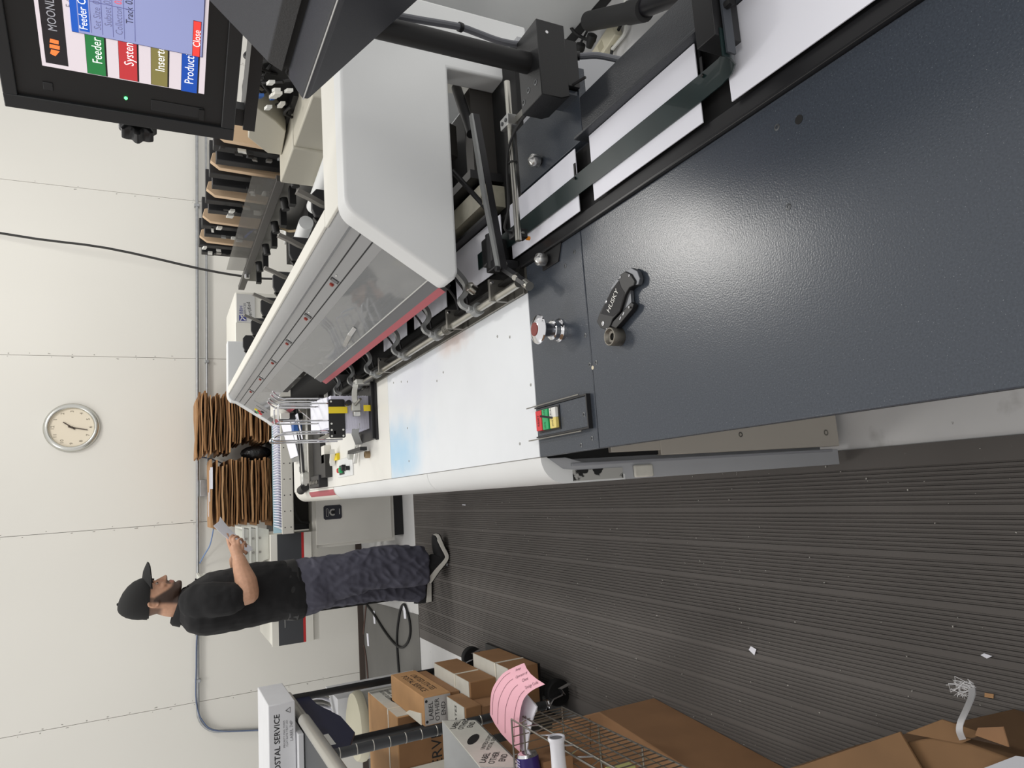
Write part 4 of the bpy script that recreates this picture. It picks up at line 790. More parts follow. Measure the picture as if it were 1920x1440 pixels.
for i, y in enumerate((3.02, 3.3, 3.62, 3.98, 4.30)):
    MB().prism([(1.56, y, 1.05), (1.66, y, 1.05), (1.66, y, 1.30), (1.64, y, 1.36), (1.60, y, 1.37), (1.57, y, 1.33)], (0, .03, 0)).build('tan_plate', tan, rmn, bevel=.002)
    for dy in (.07, .2): MB().box(1.57, 1.74, y + dy, y + dy + .05, 1.05, 1.37 - .02 * (dy > .1)).build('black_plate', stb, rmn, bevel=.003)
    for k in range(7):
        zc = random.uniform(1.08, 1.34); yc = y + random.uniform(.06, .25); c = random.choice((whitepl, whitepl, alum, castgrey, dkmetal, stb))
        MB().obox((1.555 + random.uniform(0, .01), yc, zc), (.006, 0, 0), (0, random.uniform(.006, .02), random.uniform(-.004, .004)), (0, 0, random.uniform(.006, .02))).build('clip', c, rmn)
    MB().cyl((1.50, y + .1, 1.03), (1.44, y + .1, 1.02), .02, n=12).build('roller_end', rubber, rmn); MB().box(1.40, 1.49, y + .2, y + .24, 1.0, 1.03).build('stop', black, rmn)
MB().box(1.50, 1.505, 3.2, 4.6, 1.095, 1.20).build('clear_guard', mat('clear_guard', (120, 118, 114), .15, alpha=.45), rmn)
MB().tube(smoothpath([(1.58, 4.05, 1.09), (1.56, 4.08, 1.12), (1.54, 4.1, 1.14)]), .006, 6).build('blue_hose', mat('blue_hose', (50, 90, 180), .4), rmn)
MB().box(1.40, 1.95, 2.68, 3.01, .95, 1.105).build('housing', mat('housing_beige', (190, 186, 172), .5), rmn, bevel=.006); MB().box(1.41, 1.95, 2.30, 2.685, .95, 1.10).build('housing', mat('housing_beige', (190, 186, 172)), rmn, bevel=.006)
MB().prism([(1.5, 2.58, 1.269), (1.5, 2.84, 1.255), (1.5, 2.95, 1.165), (1.5, 2.95, 1.105), (1.5, 2.74, 1.12), (1.5, 2.675, 1.167)], (.2, 0, 0)).build('cover', mat('housing_beige', (190, 186, 172)), rmn, bevel=.004)
MB().box(1.55, 1.9, 2.55, 3.0, 1.02, 1.12).build('cover_foot', dkmetal, rmn)
for a, b, r in (((1.37, 2.62, .955), (1.37, 3.16, .93), .035), ((1.37, 3.36, .93), (1.37, 3.66, .915), .035)):
    MB().cyl(a, b, r, n=24).build('white_roller', whitep, rmn); MB().box(1.39, 1.5, a[1], b[1], .86, .92).build('roller_frame', dkmetal, rmn)
MB().tube(smoothpath([(1.49, 3.75, 1.0), (1.45, 3.7, .96), (1.42, 3.6, .93), (1.40, 3.5, .93)]), .007, 7).build('hose', mat('hose_tan', (140, 124, 96), .5), rmn)
MB().box(1.28, 1.86, 2.4, 4.4, .70, .74).build('tray', whitep, rmn); MB().box(1.5, 1.86, 2.4, 4.4, .74, .86).build('tray_frame', dkmetal, rmn)
wires = MB()
for k in range(26):
    p = V((1.5 + random.uniform(0, .15), random.uniform(2.25, 2.62), random.uniform(1.12, 1.27))); q = p + V((random.uniform(-.05, .08), random.uniform(-.15, .15), random.uniform(-.08, .05))); wires.tube(smoothpath([p, (p + q) / 2 + V((0, .02, .03)), q]), .006, 6)
wo = wires.build('wire_bundle', rubber, rmn); wo['kind'] = 'stuff'
for k in range(9):
    p = V((1.48 + random.uniform(-.01, .02), random.uniform(2.28, 2.56), random.uniform(1.13, 1.26))); MB().obox(p, (.006, 0, 0), (0, random.uniform(.006, .016), .004), (0, .003, random.uniform(.006, .014))).build('connector', random.choice((whitepl, whitepl, mat('blue_plastic', (40, 90, 160)), cream)), rmn)
MB().box(1.6, 1.7, 2.2, 2.8, 1.1, 1.28).build('wire_board', stb, rmn)
# floor clutter right of the machine
pw = thing('power_strip', 'cream power strip lying on the concrete floor beyond the conveyor', 'power strip', pz(1100, 120, 0))
A_, B_ = V((1.60, 2.33, 0)), V((1.70, 1.93, 0)); dv = (B_ - A_) / 2; nn_ = V((-dv.y, dv.x, 0)).normalized() * .034
MB().obox((A_ + B_) / 2 + V((0, 0, .022)), dv, nn_, (0, 0, .02)).build('body', mat('strip_cream', (222, 216, 192), .5), pw, bevel=.004)
for t in (.1, .32, .55, .78): MB().obox(A_ + dv * 2 * t + V((0, 0, .0422)), dv.normalized() * .016, nn_ * .55, (0, 0, .0004)).build('socket', mat('socket_line', (190, 184, 160), .6), pw)
for (x, y), pts, lab in (((1108, 75), [(1064, 0), (1062, 30), (1075, 58), (1095, 72)], 'black power plug resting beyond the power strip'), ((1087, 92), [(1052, 80), (1066, 90), (1080, 92)], 'black power plug inserted in the power strip')):
    c = pz(x, y, .06); tg = thing('power_plug', lab, 'plug', c - V((0, 0, .02)))
    MB().lathe(c, (.3, -.5, .1), [(.012, -.03), (.016, -.01), (.02, 0), (.02, .02), (.012, .024), (.0005, .024)], 12).build('plug', rubber, tg); MB().tube(smoothpath([pz(a, b, .12 - .03 * i) for i, (a, b) in enumerate(pts)] + [c]), .007, 8).build('cord', rubber, tg)
ho = thing('vacuum_hose', 'thick black hose crossing over the concrete at the top right', 'hose', pz(1180, 22, 0))
h0, h1, h2 = pz(1104, 40, .1), pz(1190, 22, .1), pz(1300, -20, .1)
MB().cyl(h0, h1, .036, n=20).build('cuff', mat('cuff_black', (40, 40, 41), .6), ho); MB().cyl(h1 - (h1 - h0).normalized() * .03, h1 + (h1 - h0).normalized() * .06, .04, n=20).build('collar', mat('cuff_black', (40, 40, 41)), ho); MB().tube(smoothpath([h1, (h1 + h2) / 2 + V((.01, 0, -.01)), h2]), .034, 16).build('tube', mat('hose_black', (26, 26, 30), .3), ho)
for pts, m, r, lab in (([(1152, 20), (1175, 0)], rubber, .006, ''), ([(1145, 110), (1150, 80), (1160, 55), (1168, 40)], rubber, .006, 'black cable running under the hose beside the power strip'), ([(1148, 92), (1160, 78), (1172, 60), (1174, 30), (1172, 0)], whitepl, .007, 'white cable passing under the black hose'), ([(1120, 20), (1100, 60), (1085, 90), (1083, 120), (1090, 150)], dkmetal, .005, 'thin dark wire hanging past the power plugs')):
    if lab: tag(MB().tube(floorpath(pts, .02), r, 7).build('cable', m, org=pz(pts[0][0], pts[0][1], 0)), lab, 'cable')
gp = thing('junction_cover', 'grey metal cover plate on the floor under the conveyor rail', 'cover plate', pz(1130, 150, 0))
q = [pz(1098, 170, .25), pz(1100, 125, .25), pz(1118, 123, .25), pz(1155, 132, .25), pz(1150, 175, .25)]
MB().prism(q, (0, 0, -.25)).build('plate', mat('plate_taupe', (128, 122, 118), .6), gp, bevel=.003)
# ================================================================ cart with mail trays at the left
ct = thing('utility_cart', 'grey tubular utility cart loaded with postal trays', 'cart', (-1.2, 3.1, 0))
pg = mat('post_grey', (72, 74, 76), .35, .4, var=(10, .1)); pk = mat('post_black_cart', (18, 18, 20), .4); navy = mat('navy_plastic', (22, 26, 52), .45); silver = mat('rail_silver', (190, 188, 180), .3, .5)
def post(x, y, z0, z1, r, m, rings=False):
    p = MB().cyl((x, y, z0), (x, y, z1), r, n=18).build('post', m, ct)
    if rings:
        z = z0 + .05
        while z < z1: MB().lathe((x, y, z), (0, 0, 1), [(r * 1.0, 0), (r * 1.06, .001), (r * 1.06, .003), (r, .004)], 18).build('ring', silver, p); z += .062
post(-.905, 2.70, .13, 1.03, .0185, pg, True)
post(-.925, 3.63, .13, 1.0, .0175, pk); post(-1.01, 3.13, .13, .99, .0165, pk)
post(-1.5, 2.70, .13, 1.03, .0185, pg); post(-1.5, 3.63, .13, 1.0, .0175, pk)
MB().tube([(-.888, 2.1, 1.035), (-.888, 3.13, 1.035)], .024, 18).build('top_rail', silver, ct); MB().tube([(-.925, 3.2, 1.012), (-.925, 3.69, 1.012)], .02, 16).build('top_rail', silver, ct)
MB().tube([(-1.5, 2.1, 1.03), (-1.5, 3.69, 1.03)], .02, 12).build('top_rail', silver, ct)
MB().prism([(-.935, 3.70, 1.0), (-.935, 3.70, .93), (-.935, 3.45, .92), (-.935, 3.2, .87), (-.935, 2.95, .87), (-.935, 2.74, .95), (-.935, 2.74, 1.0)], (.012, 0, 0)).build('side_bracket', navy, ct, bevel=.002)
MB().box(-.9232, -.9225, 2.86, 3.0, .965, .985).build('sticker', whitepl, ct)
MB().box(-1.52, -.93, 2.455, 3.70, .118, .135).build('deck', black, ct); MB().box(-.93, -.75, 2.75, 3.28, .118, .135).build('deck', black, ct)
MB().box(-1.5, -.93, 3.15, 3.65, .30, .318).build('shelf', black, ct); MB().box(-1.5, -.93, 2.15, 3.65, 1.01, 1.03).build('top_shelf', pg, ct)
for x, y in ((-.905, 2.70), (-.925, 3.63), (-1.5, 2.70), (-1.5, 3.63)):
    MB().lathe((x, y, .118), (0, 0, 1), [(.021, 0), (.021, .006), (.019, .008), (.021, .012), (.021, .018)], 16).build('caster_collar', chrome, ct)
    w_ = MB().cyl((x + .03, y - .018 + .03, .055), (x + .03, y + .018 + .03, .055), .055, n=26).build('caster_wheel', blackm, ct, bevel=.006); MB().bar([(x, y, .118), (x + .02, y + .0, .10), (x + .03, y - .002, .055)], (0, 1, 0), .03, .006).build('caster_fork', chrome, ct)
    MB().bar([(x + .03, y - .015, .05), (x + .06, y - .03, .075), (x + .075, y - .04, .03)], (0, 1, .3), .02, .004).build('brake_lever', chrome, ct)
# postal trays
wsl = mat('sleeve_white', (206, 205, 196), .6, var=(16, .08)); tanc = mat('tray_tan', (190, 146, 100), .8, var=(9, .12)); tand = mat('tray_brown', (150, 112, 76), .85, var=(9, .15)); strap = mat('strap_white', (232, 228, 214), .5)
def tray(name, label, x0, x1, y0, y1, z0, z1, m, tilt=None, side=None, top=None, end=None):
    t = thing(name, label, 'postal tray', ((x0 + x1) / 2, (y0 + y1) / 2, z0))
    MB().box(x0, x1, y0, y1, z0, z1).build('carton', m, t, bevel=.004)
    e = .0022
    if side: MB().box(x1, x1 + e, y0 + .004, y1 - .004, z0 + .004, z1 - .002).build('side_panel', side, t)
    if top: MB().box(x0 + .01, x1, y0 + .01, y1 - .01, z1, z1 + e).build('top_panel', top, t)
    if end: MB().box(x0 + .004, x1 - .004, y0 - e, y0, z0 + .004, z1 - .004).build('end_panel', end, t)
    return t
XR, ZU, YU = V((1, 0, 0)), V((0, 0, 1)), V((0, 1, 0))
def hole(t, c, ax, ay, w, h): # hand hole
    MB().prism([V(c) + V(ax) * (w * math.cos(a)) * (1 if abs(math.cos(a)) < .7 else 1) + V(ay) * (h * math.sin(a)) for a in [i * math.pi / 8 for i in range(16)]], V(ax).cross(V(ay)) * .0006).build('hand_hole', blackm, t, smooth=0)
A = tray('postal_tray', 'large tan postal tray with white strap at the back of the cart', -1.46, -.97, 3.17, 3.66, .32, .63, tanc, side=wsl, end=tand)
MB().box(-.99, -.966, 3.30, 3.308, .60, .634).build('strap', strap, A); MB().box(-1.46, -.965, 3.2985, 3.3065, .6305, .633).build('strap', strap, A); MB().box(-.9675, -.9655, 3.2985, 3.3065, .33, .632).build('strap', strap, A)
hole(A, (-.967, 3.42, .56), YU, ZU, .05, .02); text('UNITED STATES\nPOSTAL SERVICE', (-.9675, 3.53, .56), -YU * -1, ZU, .026, ink, A); text('SERVICE', (-1.12, 3.1677, .45), XR, ZU, .07, ink, A); text('LABEL OTHER END', (-1.12, 3.1677, .38), XR, ZU, .035, ink, A)
MB().box(-1.25, -1.19, 3.165, 3.168, .33, .62).build('white_flap', strap, A)
Bx = tray('postal_tray', 'tan tray printed UNITED STATES POSTAL SERVICE with a LABEL OTHER END panel', -.967, -.85, 2.96, 3.43, .45, .575, tanc, end=mat('end_grey', (176, 174, 172), .6, var=(12, .1)), top=None)
text('UNITED STATES\nPOSTAL SERVICE', (-.85, 3.2, .515), -YU, -ZU, .042, ink, Bx); text('LABEL\nOTHER\nEND', (-.909, 2.9578, .515), XR, ZU, .028, ink, Bx)
for x, z in ((-.95, .563), (-.868, .563)): MB().cyl((x, 2.958, z), (x, 2.9572, z), .006, n=10).build('rivet', ink, Bx)
MB().prism([(-.967, 2.99, .5755), (-.92, 2.99, .5755), (-.945, 3.15, .5755), (-.967, 3.2, .5755)], (0, 0, .004)).build('white_flap', strap, Bx)
Cx = tray('postal_tray', 'strapped tan tray with a white lid behind the printed tan tray', -.966, -.80, 2.86, 3.3, .279, .40, tand, top=wsl)
MB().box(-.80, -.797, 3.02, 3.028, .29, .403).build('strap', strap, Cx); MB().box(-1.0, -.797, 3.02, 3.028, .402, .405).build('strap', strap, Cx); text('UNITED STATES', (-.9, 3.15, .4025), -YU, XR, .035, ink, Cx)
Dx = tray('postal_tray', 'white-topped tray strapped shut at the right rim of the cart deck', -.94, -.745, 2.735, 3.12, .136, .272, tand, top=wsl)
MB().box(-.745, -.742, 2.86, 2.868, .14, .277).build('strap', strap, Dx); MB().box(-.94, -.742, 2.86, 2.868, .275, .278).build('strap', strap, Dx); hole(Dx, (-.84, 2.96, .2748), YU, -XR, .045, .02); text('POSTAL SERVICE', (-.84, 2.80, .275), -YU, XR, .03, ink, Dx)
Ex = tray('postal_tray', 'small brown tray with a worn white lid beside the ringed cart post', -.985, -.86, 2.74, 2.95, .4035, .475, tand, top=wsl); text('STATES', (-.92, 2.84, .4775), XR, YU, .03, ink, Ex)
MB().box(-.985, -.87, 2.74, 2.855, .28, .403).build('support_carton', cardd, Ex)
MB().box(-.965, -.855, 2.97, 3.4, .407, .45).build('support_carton', cardd, Bx)
# tilted white tray with printed side
gx = thing('postal_tray', 'tilted white plastic tray reading LABEL OTHER END above the wire basket', 'postal tray', (-1.0, 2.35, .5))
gl = [V((-.85, 2.63, .616)), V((-.85, 2.55, .51)), V((-.85, 2.04, .57)), V((-.85, 2.13, .68))]
gt = mat('tray_clear', (206, 208, 208), .4, var=(14, .1))
MB().prism(gl, (-.004, 0, 0)).build('side_wall', wsl, gx, bevel=.001)
MB().prism([gl[0], gl[0] + V((-.27, 0, 0)), gl[1] + V((-.27, 0, 0)), gl[1]], V((0, -.004, 0))).build('end_wall', gt, gx); MB().prism([gl[3], gl[3] + V((-.27, 0, 0)), gl[2] + V((-.27, 0, 0)), gl[2]], V((0, .004, 0))).build('end_wall', gt, gx)
MB().prism([p + V((-.27, 0, 0)) for p in gl], (.004, 0, 0)).build('side_wall', gt, gx); MB().prism([gl[1], gl[1] + V((-.27, 0, 0)), gl[2] + V((-.27, 0, 0)), gl[2]], (0, 0, .004)).build('bottom', gt, gx)
gd = (gl[2] - gl[1]).normalized() * -1; gu = (gl[0] - gl[1]).normalized(); gd = (gd - gu * gd.dot(gu)).normalized()
def gpos(a, b): return gl[1] + (gl[2] - gl[1]) * a + (gl[0] - gl[1]) * b
text('LABEL\nOTHER\nEND', gpos(.13, .5), YU * -1 * -1, ZU, .034, ink, gx, off=.003) if False else text('LABEL\nOTHER\nEND', gpos(.12, .5), -gd * -1, gu, .03, ink, gx, off=.0012)
text('UNITED STATES\nPOSTAL SERVICE', gpos(.5, .22), gd, gu, .02, ink, gx, off=.0012); hole(gx, gpos(.45, .6) + V((.0005, 0, 0)), gd, gu, .05, .018); text('LABEL\nOTHER\nEND', gpos(.82, .5), gd, gu, .03, ink, gx, off=.0012)
MB().box(-1.17, -.9, 2.1, 2.42, .255, .51).build('support_carton', cardd, gx)
# white postal box on top of the cart
ub = thing('postal_box', 'long white POSTAL SERVICE box lying on top of the cart', 'box', (-1.05, 3.3, 1.045))
wbx = mat('box_white', (214, 215, 218), .6, var=(10, .04))
MB().box(-1.36, -.825, 3.2, 3.55, 1.058, 1.167).build('carton', wbx, ub, bevel=.004)
text('UNITED STATES POSTAL SERVICE', (-.865, 3.2, 1.132), XR, ZU, .032, ink, ub, 'RIGHT', off=.001, bold=.0004); text('PRIORITY MAIL FORM\nFLAT RATE TRAY LID', (-.895, 3.2, 1.099), XR, ZU, .011, mat('grey_print', (120, 120, 124), .7), ub, 'RIGHT', off=.001); text('LABEL 74P', (-.90, 3.2, 1.075), XR, ZU, .018, mat('grey_print', (120, 120, 124)), ub, 'RIGHT', off=.001)
tri = [V((-.857 + .012 * math.cos(a), 3.199, 1.085 + .012 * math.sin(a))) for a in (math.radians(90), math.radians(210), math.radians(330))]
MB().tube(tri + [tri[0]], .0012, 5).build('recycling_mark', ink, ub)
ub2 = tag(MB().box(-1.4, -.95, 3.16, 3.5, 1.032, 1.056).build('postal_box', wbx, bevel=.003, org=V((-1.1, 3.3, 1.032))), 'thin white carton under the long postal box', 'box')
# white drum and coiled papers behind the cart frame
dr_ = thing('storage_drum', 'pale drum with a light lid standing behind the navy cart bracket', 'drum', (-1.3, 4.2, 0))
MB().lathe((-1.30, 4.25, 0), (0, 0, 1), [(.17, 0), (.175, .02), (.18, .5), (.18, .52)], 30).build('drum', mat('drum_grey', (176, 176, 170), .5), dr_); MB().lathe((-1.30, 4.25, .52), (0, 0, 1), [(.19, 0), (.192, .02), (.18, .045), (.12, .065), (.0005, .07)], 30).build('lid', mat('drum_lid', (196, 192, 170), .5), dr_)
random.seed(12)
for k in range(7):
    x = -1.34 + k * .02; tag(MB().sheet([[V((x - .0 + .04 * math.sin(t * 1.5), 4.52 + .02 * k, .62 + .1 * t)) , V((x + .03, 4.52 + .02 * k + .1, .62 + .1 * t))] for t in (0, .5, 1, 1.5, 2)], .004).build('curled_sheet', paper if k % 2 else gap, org=V((x, 4.5, .6))), 'curled paper sheet standing behind the drum lid', 'paper', 'curled sheets behind the drum')
MB().box(-1.36, -1.2, 4.5, 4.85, .0, .6).build('x', wbx, smooth=0); o = bpy.data.objects['x']; o.name = 'carton'; tag(o, 'pale carton supporting the curled sheets behind the cart', 'box')
# wire basket in front
wk = thing('wire_basket', 'chrome wire basket shelf holding a spray bottle and a purple can', 'basket', (-.95, 1.8, 0))
wc = mat('basket_chrome', (150, 146, 138), .3, .9)
BX0, BX1, BY0, BY1, BZ0, BZ1 = -1.25, -.705, 1.42, 2.05, .42, .60
for z in (BZ1, BZ1 - .04): MB().tube([(BX1, BY0, z), (BX1, BY1, z), (BX0, BY1, z)], .0032, 7).build('rim_wire', wc, wk)
n = int((BY1 - BY0) / .05); zz = []
for k in range(n + 1): zz += [V((BX1, BY0 + k * .05, BZ1 if k % 2 else BZ1 - .04)), V((BX1, BY0 + k * .05 + .03, BZ1 if k % 2 else BZ1 - .04))]
MB().tube(zz, .0026, 6).build('zigzag_wire', chrome, wk)
for k in range(26): y = BY0 + k * .025; MB().tube([(BX1, y, BZ1 - .04), (BX1, y, BZ0)], .0018, 5).build('upright_wire', wc, wk)
for k in range(21): x = BX0 + k * .026; MB().tube([(x, BY1, BZ1), (x, BY1, BZ0), (x, BY0, BZ0)], .0018, 5).build('upright_wire', wc, wk)
for y in (BY0, 1.63, 1.84, BY1): MB().tube([(BX0, y, BZ0), (BX1, y, BZ0)], .003, 6).build('floor_wire', wc, wk)
MB().tube([(BX1, BY0, BZ0), (BX1, BY1, BZ0)], .003, 6).build('floor_wire', wc, wk); MB().tube([(BX1, BY0, .5), (BX1, BY1, .5)], .0022, 6).build('rim_wire', wc, wk)
for x, y in ((-1.22, 1.44), (-1.22, 2.03)): MB().cyl((x, y, 0), (x, y, .75), .0125, n=14).build('leg', wc, wk)
for z in (1.0, 1.45, 1.9): MB().box(-1.25, -.85, .2, 1.62, z - .02, z).build('shade_shelf', wc, wk)  # unseen tall rack, added out of view to shade the lower left
for x, y in ((-1.23, .22), (-.87, .22), (-1.23, 1.6)): MB().cyl((x, y, .26 if x > -1 and y > 1 else 0), (x, y, 2.25), .0125, n=14).build('leg', wc, wk)  # posts of the added shading rack
for z, lab in ((1.001, 'unseen brown carton added on the lowest rack shelf to shade the lower left'), (1.451, 'unseen brown carton added on the middle rack shelf for shade'), (1.901, 'unseen brown carton added on the topmost rack shelf for shade')):
    t_ = thing('shade_carton', lab, 'carton', (-1.05, .9, z)); MB().box(-1.22, -.86, .25, 1.58, z, z + .36).build('body', cardd, t_, bevel=.004); MB().box(-1.07, -1.01, .25, 1.58, z + .3601, z + .361).build('tape', mat('tape_brown', (170, 130, 90), .4), t_)  # unseen cartons added on the rack to block light from the left
BR = .6032
ca = pz(988, 1410, .565); axc = V((-1, -.12, -.06)).normalized(); ca.z = .565
sc = thing('spray_can', 'purple spray can with a pale green label lying in the wire basket', 'can', ca + axc * .1 + V((0, 0, -.04)))
pu = mat('can_purple', (48, 34, 104), .35); MB().lathe(ca, axc, [(.0005, .004), (.024, 0), (.029, .002), (.033, .010)], 26).build('can_top', chrome, sc); MB().lathe(ca, axc, [(.0333, .010), (.0333, .062)], 26).build('purple_body', pu, sc); MB().lathe(ca, axc, [(.0335, .062), (.0335, .13)], 26).build('green_band', mat('can_green', (176, 190, 110), .4), sc); MB().lathe(ca, axc, [(.0333, .13), (.0333, .19), (.031, .195)], 26).build('can_base', pu, sc)
for k in range(5): MB().box(ca.x - .052 + k * .008, ca.x - .048 + k * .008, ca.y - .012, ca.y + .008, ca.z + .0322, ca.z + .0328).build('can_print', mat('can_print', (170, 164, 200), .6), sc)
MB().box(ca.x - .17, ca.x - .03, ca.y - .03, ca.y + .03, .4235, ca.z - .038).build('x', cardd, smooth=0); o = bpy.data.objects['x']; o.name = 'small_carton'; tag(o, 'small carton inside the wire basket under the purple can', 'carton')
mo_ = pz(1043, 1381, .632); mo_.z = .632; axb = V((-1, .02, -.03)).normalized()
sb2 = thing('white_bottle', 'white tube bottle with an open mouth lying across the basket rim', 'bottle', mo_ + axb * .1 + V((0, 0, -.03)))
bw = mat('bottle_white', (226, 226, 232), .3)
MB().lathe(mo_, axb, [(.0175, .006), (.0185, 0), (.0225, .0), (.0235, .004), (.0225, .009), (.0195, .014), (.019, .05), (.020, .085), (.024, .105), (.022, .12), (.030, .15), (.034, .17), (.034, .28), (.03, .285)], 26).build('tube', bw, sb2, smooth=60)
MB().lathe(mo_, axb, [(.0178, .004), (.0005, .0045)], 20).build('mouth_hole', mat('hole_grey', (110, 110, 114), .7), sb2)
MB().box(-.86, -.76, 1.66, 1.70, .4235, .50).build('x', mat('pad_yellow', (200, 198, 130), .5), bevel=.004); o = bpy.data.objects['x']; o.name = 'sponge'; tag(o, 'pale yellow-green pack in the basket below the white bottle', 'pack')
# pink form clipped over white sheets
up = [((919, 1340), .54), ((920, 1310), .575), ((925, 1288), .595), ((942, 1264), .60), ((962, 1252), .59), ((983, 1243), .575)]
lw = [((975, 1410), .54), ((974, 1372), .565), ((974, 1345), .585), ((981, 1313), .595), ((997, 1295), .59), ((1022, 1283), .575)]
rows = []
for (a, za), (b, zb) in zip(up, lw):
    p, q = pz(*a, za), pz(*b, zb); rows.append([p + (q - p) * t + V((0, 0, .012 * math.sin(math.pi * t))) for t in (0, .25, .5, .75, 1)])
rows = [[p for p in r] for r in rows]; sm = list(zip(*[smoothpath(list(cn), 3) for cn in zip(*rows)])); 
pnk = mat('pink_paper', (240, 182, 196), .6)
pf = thing('pink_form', 'pink order form curling over the side of the wire basket', 'paper form', pz(960, 1320, .5))
mbp = MB(); mbp.sheet([list(r) for r in sm], .0008); mbp.build('sheet', pnk, pf, smooth=60)
for t in (.5, 1.5, 2.5, 3.5):
    i = int(t); f_ = t - i; MB().tube([r[i] * (1 - f_) + r[i + 1] * f_ + V((0, 0, .0012)) for r in sm[1:12]], .0006, 4).build('printed_line', mat('pink_ink', (120, 84, 96), .7), pf)
for t, rr_ in ((.6, 13), (1.6, 13), (2.4, 13), (3.4, 13)):
    i = int(t); a = sm[rr_][i]; b = sm[rr_][i + 1]; dd = (sm[min(rr_ + 2, len(sm) - 1)][i] - sm[rr_ - 1][i]).normalized(); o_ = a + (b - a) * (t - i); un = dd.cross((b - a).normalized()); un = un if un.z > 0 else -un
    text(['Setup', 'Operator #', 'Client', 'Design Code'][int(t)], o_ + un * .001, (dd), un.cross(dd), .012, mat('pink_ink', (120, 84, 96)), pf)
ws = [[p + V((-.006, -.012, -.012 - .004 * i)) for p in r] for i, r in enumerate(list(sm)[:9])]
tag(MB().sheet([[r[0] + (r[-1] - r[0]) * (j / 4 * 1.04) for j in range(5)] for r in ws], .004).build('paper_sheets', paper, org=pz(960, 1340, .5)), 'white sheets tucked under the pink form', 'papers')
cardn = mat('cardboard_dark', (122, 92, 62), .9, var=(9, .15), bump=(60, .2, .001))
# cardboard cartons on the floor
fb = thing('cardboard_carton', 'large plain brown carton on the floor below the wire basket', 'carton', (-1.05, 1.9, 0))
MB().prism([(-.766, 2.104, .013), (-.889, 2.44, .013), (-1.18, 2.44, .013), (-1.18, 1.3, .013), (-.845, 1.3, .013)], (0, 0, .237)).build('body', cardd, fb, bevel=.004)
MB().prism([(-.80, 2.16, .2505), (-.885, 2.43, .2505), (-1.15, 2.43, .2505), (-1.15, 2.2, .2505)], (0, 0, .003)).build('flap', cardd, fb)
nb = thing('cardboard_carton', 'open brown carton with torn flaps in the corner nearest the camera', 'carton', (-.75, .9, 0))
zt = .25
n1 = [pz(1480, 1440, zt), pz(1560, 1415, zt), pz(1690, 1371, zt), pz(1765, 1346, zt)]; e_ = pz(1930, 1402, zt)
MB().prism([n1[0], n1[3] + V((-.03, 0, 0)), e_ + V((-.03, 0, 0)), V((-1.1, .55, zt)), V((-1.2, 1.25, zt))], (0, 0, -.237)).build('body', cardn, nb, bevel=.003)
f1 = pz(1690, 1371, zt + .012); f2 = pz(1500, 1436, zt + .012); MB().prism([f2, f1, f1 + V((-.28, -.17, 0)), f2 + V((-.28, -.12, 0))], (0, 0, .005)).build('flap', cardn, nb, bevel=.001)
g1, g2, g3 = pz(1700, 1374, zt + .006), pz(1768, 1348, zt + .004), pz(1920, 1398, zt + .006); MB().prism([g1, g2, g2 * .45 + g3 * .55, g1 * .45 + pz(1900, 1412, zt) * .55], (0, 0, .004)).build('flap', cardn, nb, bevel=.001)
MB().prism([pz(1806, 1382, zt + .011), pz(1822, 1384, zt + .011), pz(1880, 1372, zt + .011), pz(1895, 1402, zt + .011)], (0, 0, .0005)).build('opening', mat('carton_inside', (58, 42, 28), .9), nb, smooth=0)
MB().prism([pz(1830, 1378, zt + .012), pz(1835, 1364, zt + .05), pz(1882, 1362, zt + .05), pz(1893, 1400, zt + .012)], (0, 0, .003)).build('torn_flap', cardd, nb)
MB().prism([pz(1845, 1440, zt + .02), pz(1905, 1417, zt + .02), pz(1960, 1425, zt + .02), pz(1930, 1460, zt + .02)], (0, 0, .001)).build('shipping_label', mat('label_grey', (176, 178, 184), .6), nb)
fs = thing('plastic_strap', 'frayed clear plastic strap sticking out of the open carton', 'strap', pz(1803, 1385, .25))
sm_ = mat('strap_clear', (200, 200, 202), .35, alpha=.85)
sp0 = smoothpath([pz(1805, 1386, .26), pz(1799, 1370, .285), pz(1802, 1352, .29), pz(1812, 1330, .27), pz(1822, 1305, .23), pz(1822, 1290, .20)]); MB().bar(sp0, (.4, -.9, .15), .016, .002).build('band', sm_, fs, smooth=60)
fz = MB(); random.seed(2)
for k in range(26):
    p = sp0[-1] + V((random.uniform(-.01, .01), random.uniform(-.01, .012), 0)); fz.tube([p, p + V((random.uniform(-.01, .01), random.uniform(.005, .03), random.uniform(-.01, .012))), p + V((random.uniform(-.03, .0), random.uniform(.01, .05), random.uniform(-.03, .0)))], .0006, 4)
fzo = fz.build('frayed_end', mat('fray_white', (224, 224, 226), .4), fs); fzo['kind'] = 'stuff'
# ================================================================ the man
def voxel(mb, size, it=4, disp=None):
    me = bpy.data.meshes.new('v'); me.from_pydata([tuple(p) for p in mb.v], [], mb.f); me.update()
    bm = bmesh.new(); bm.from_mesh(me); bmesh.ops.recalc_face_normals(bm, faces=bm.faces); bm.to_mesh(me); bm.free()
    o = bpy.data.objects.new('v', me); COL.objects.link(o)
    r = o.modifiers.new('r', 'REMESH'); r.mode = 'VOXEL'; r.voxel_size = size
    s = o.modifiers.new('s', 'SMOOTH'); s.factor = .5; s.iterations = it
    dg = bpy.context.evaluated_depsgraph_get(); m2 = bpy.data.meshes.new_from_object(o.evaluated_get(dg)); bpy.data.objects.remove(o)
    if disp:
        nr = [v.normal.copy() for v in m2.vertices]
        for v, n_ in zip(m2.vertices, nr): v.co += n_ * disp(v.co)
    return m2
def put(me, name, mt, parent):
    me.materials.clear(); me.materials.append(mt); me.name = name; o0 = base(parent)
    for v in me.vertices: v.co -= o0
    me.shade_smooth(); o = bpy.data.objects.new(name, me); COL.objects.link(o); o.parent = parent; return o
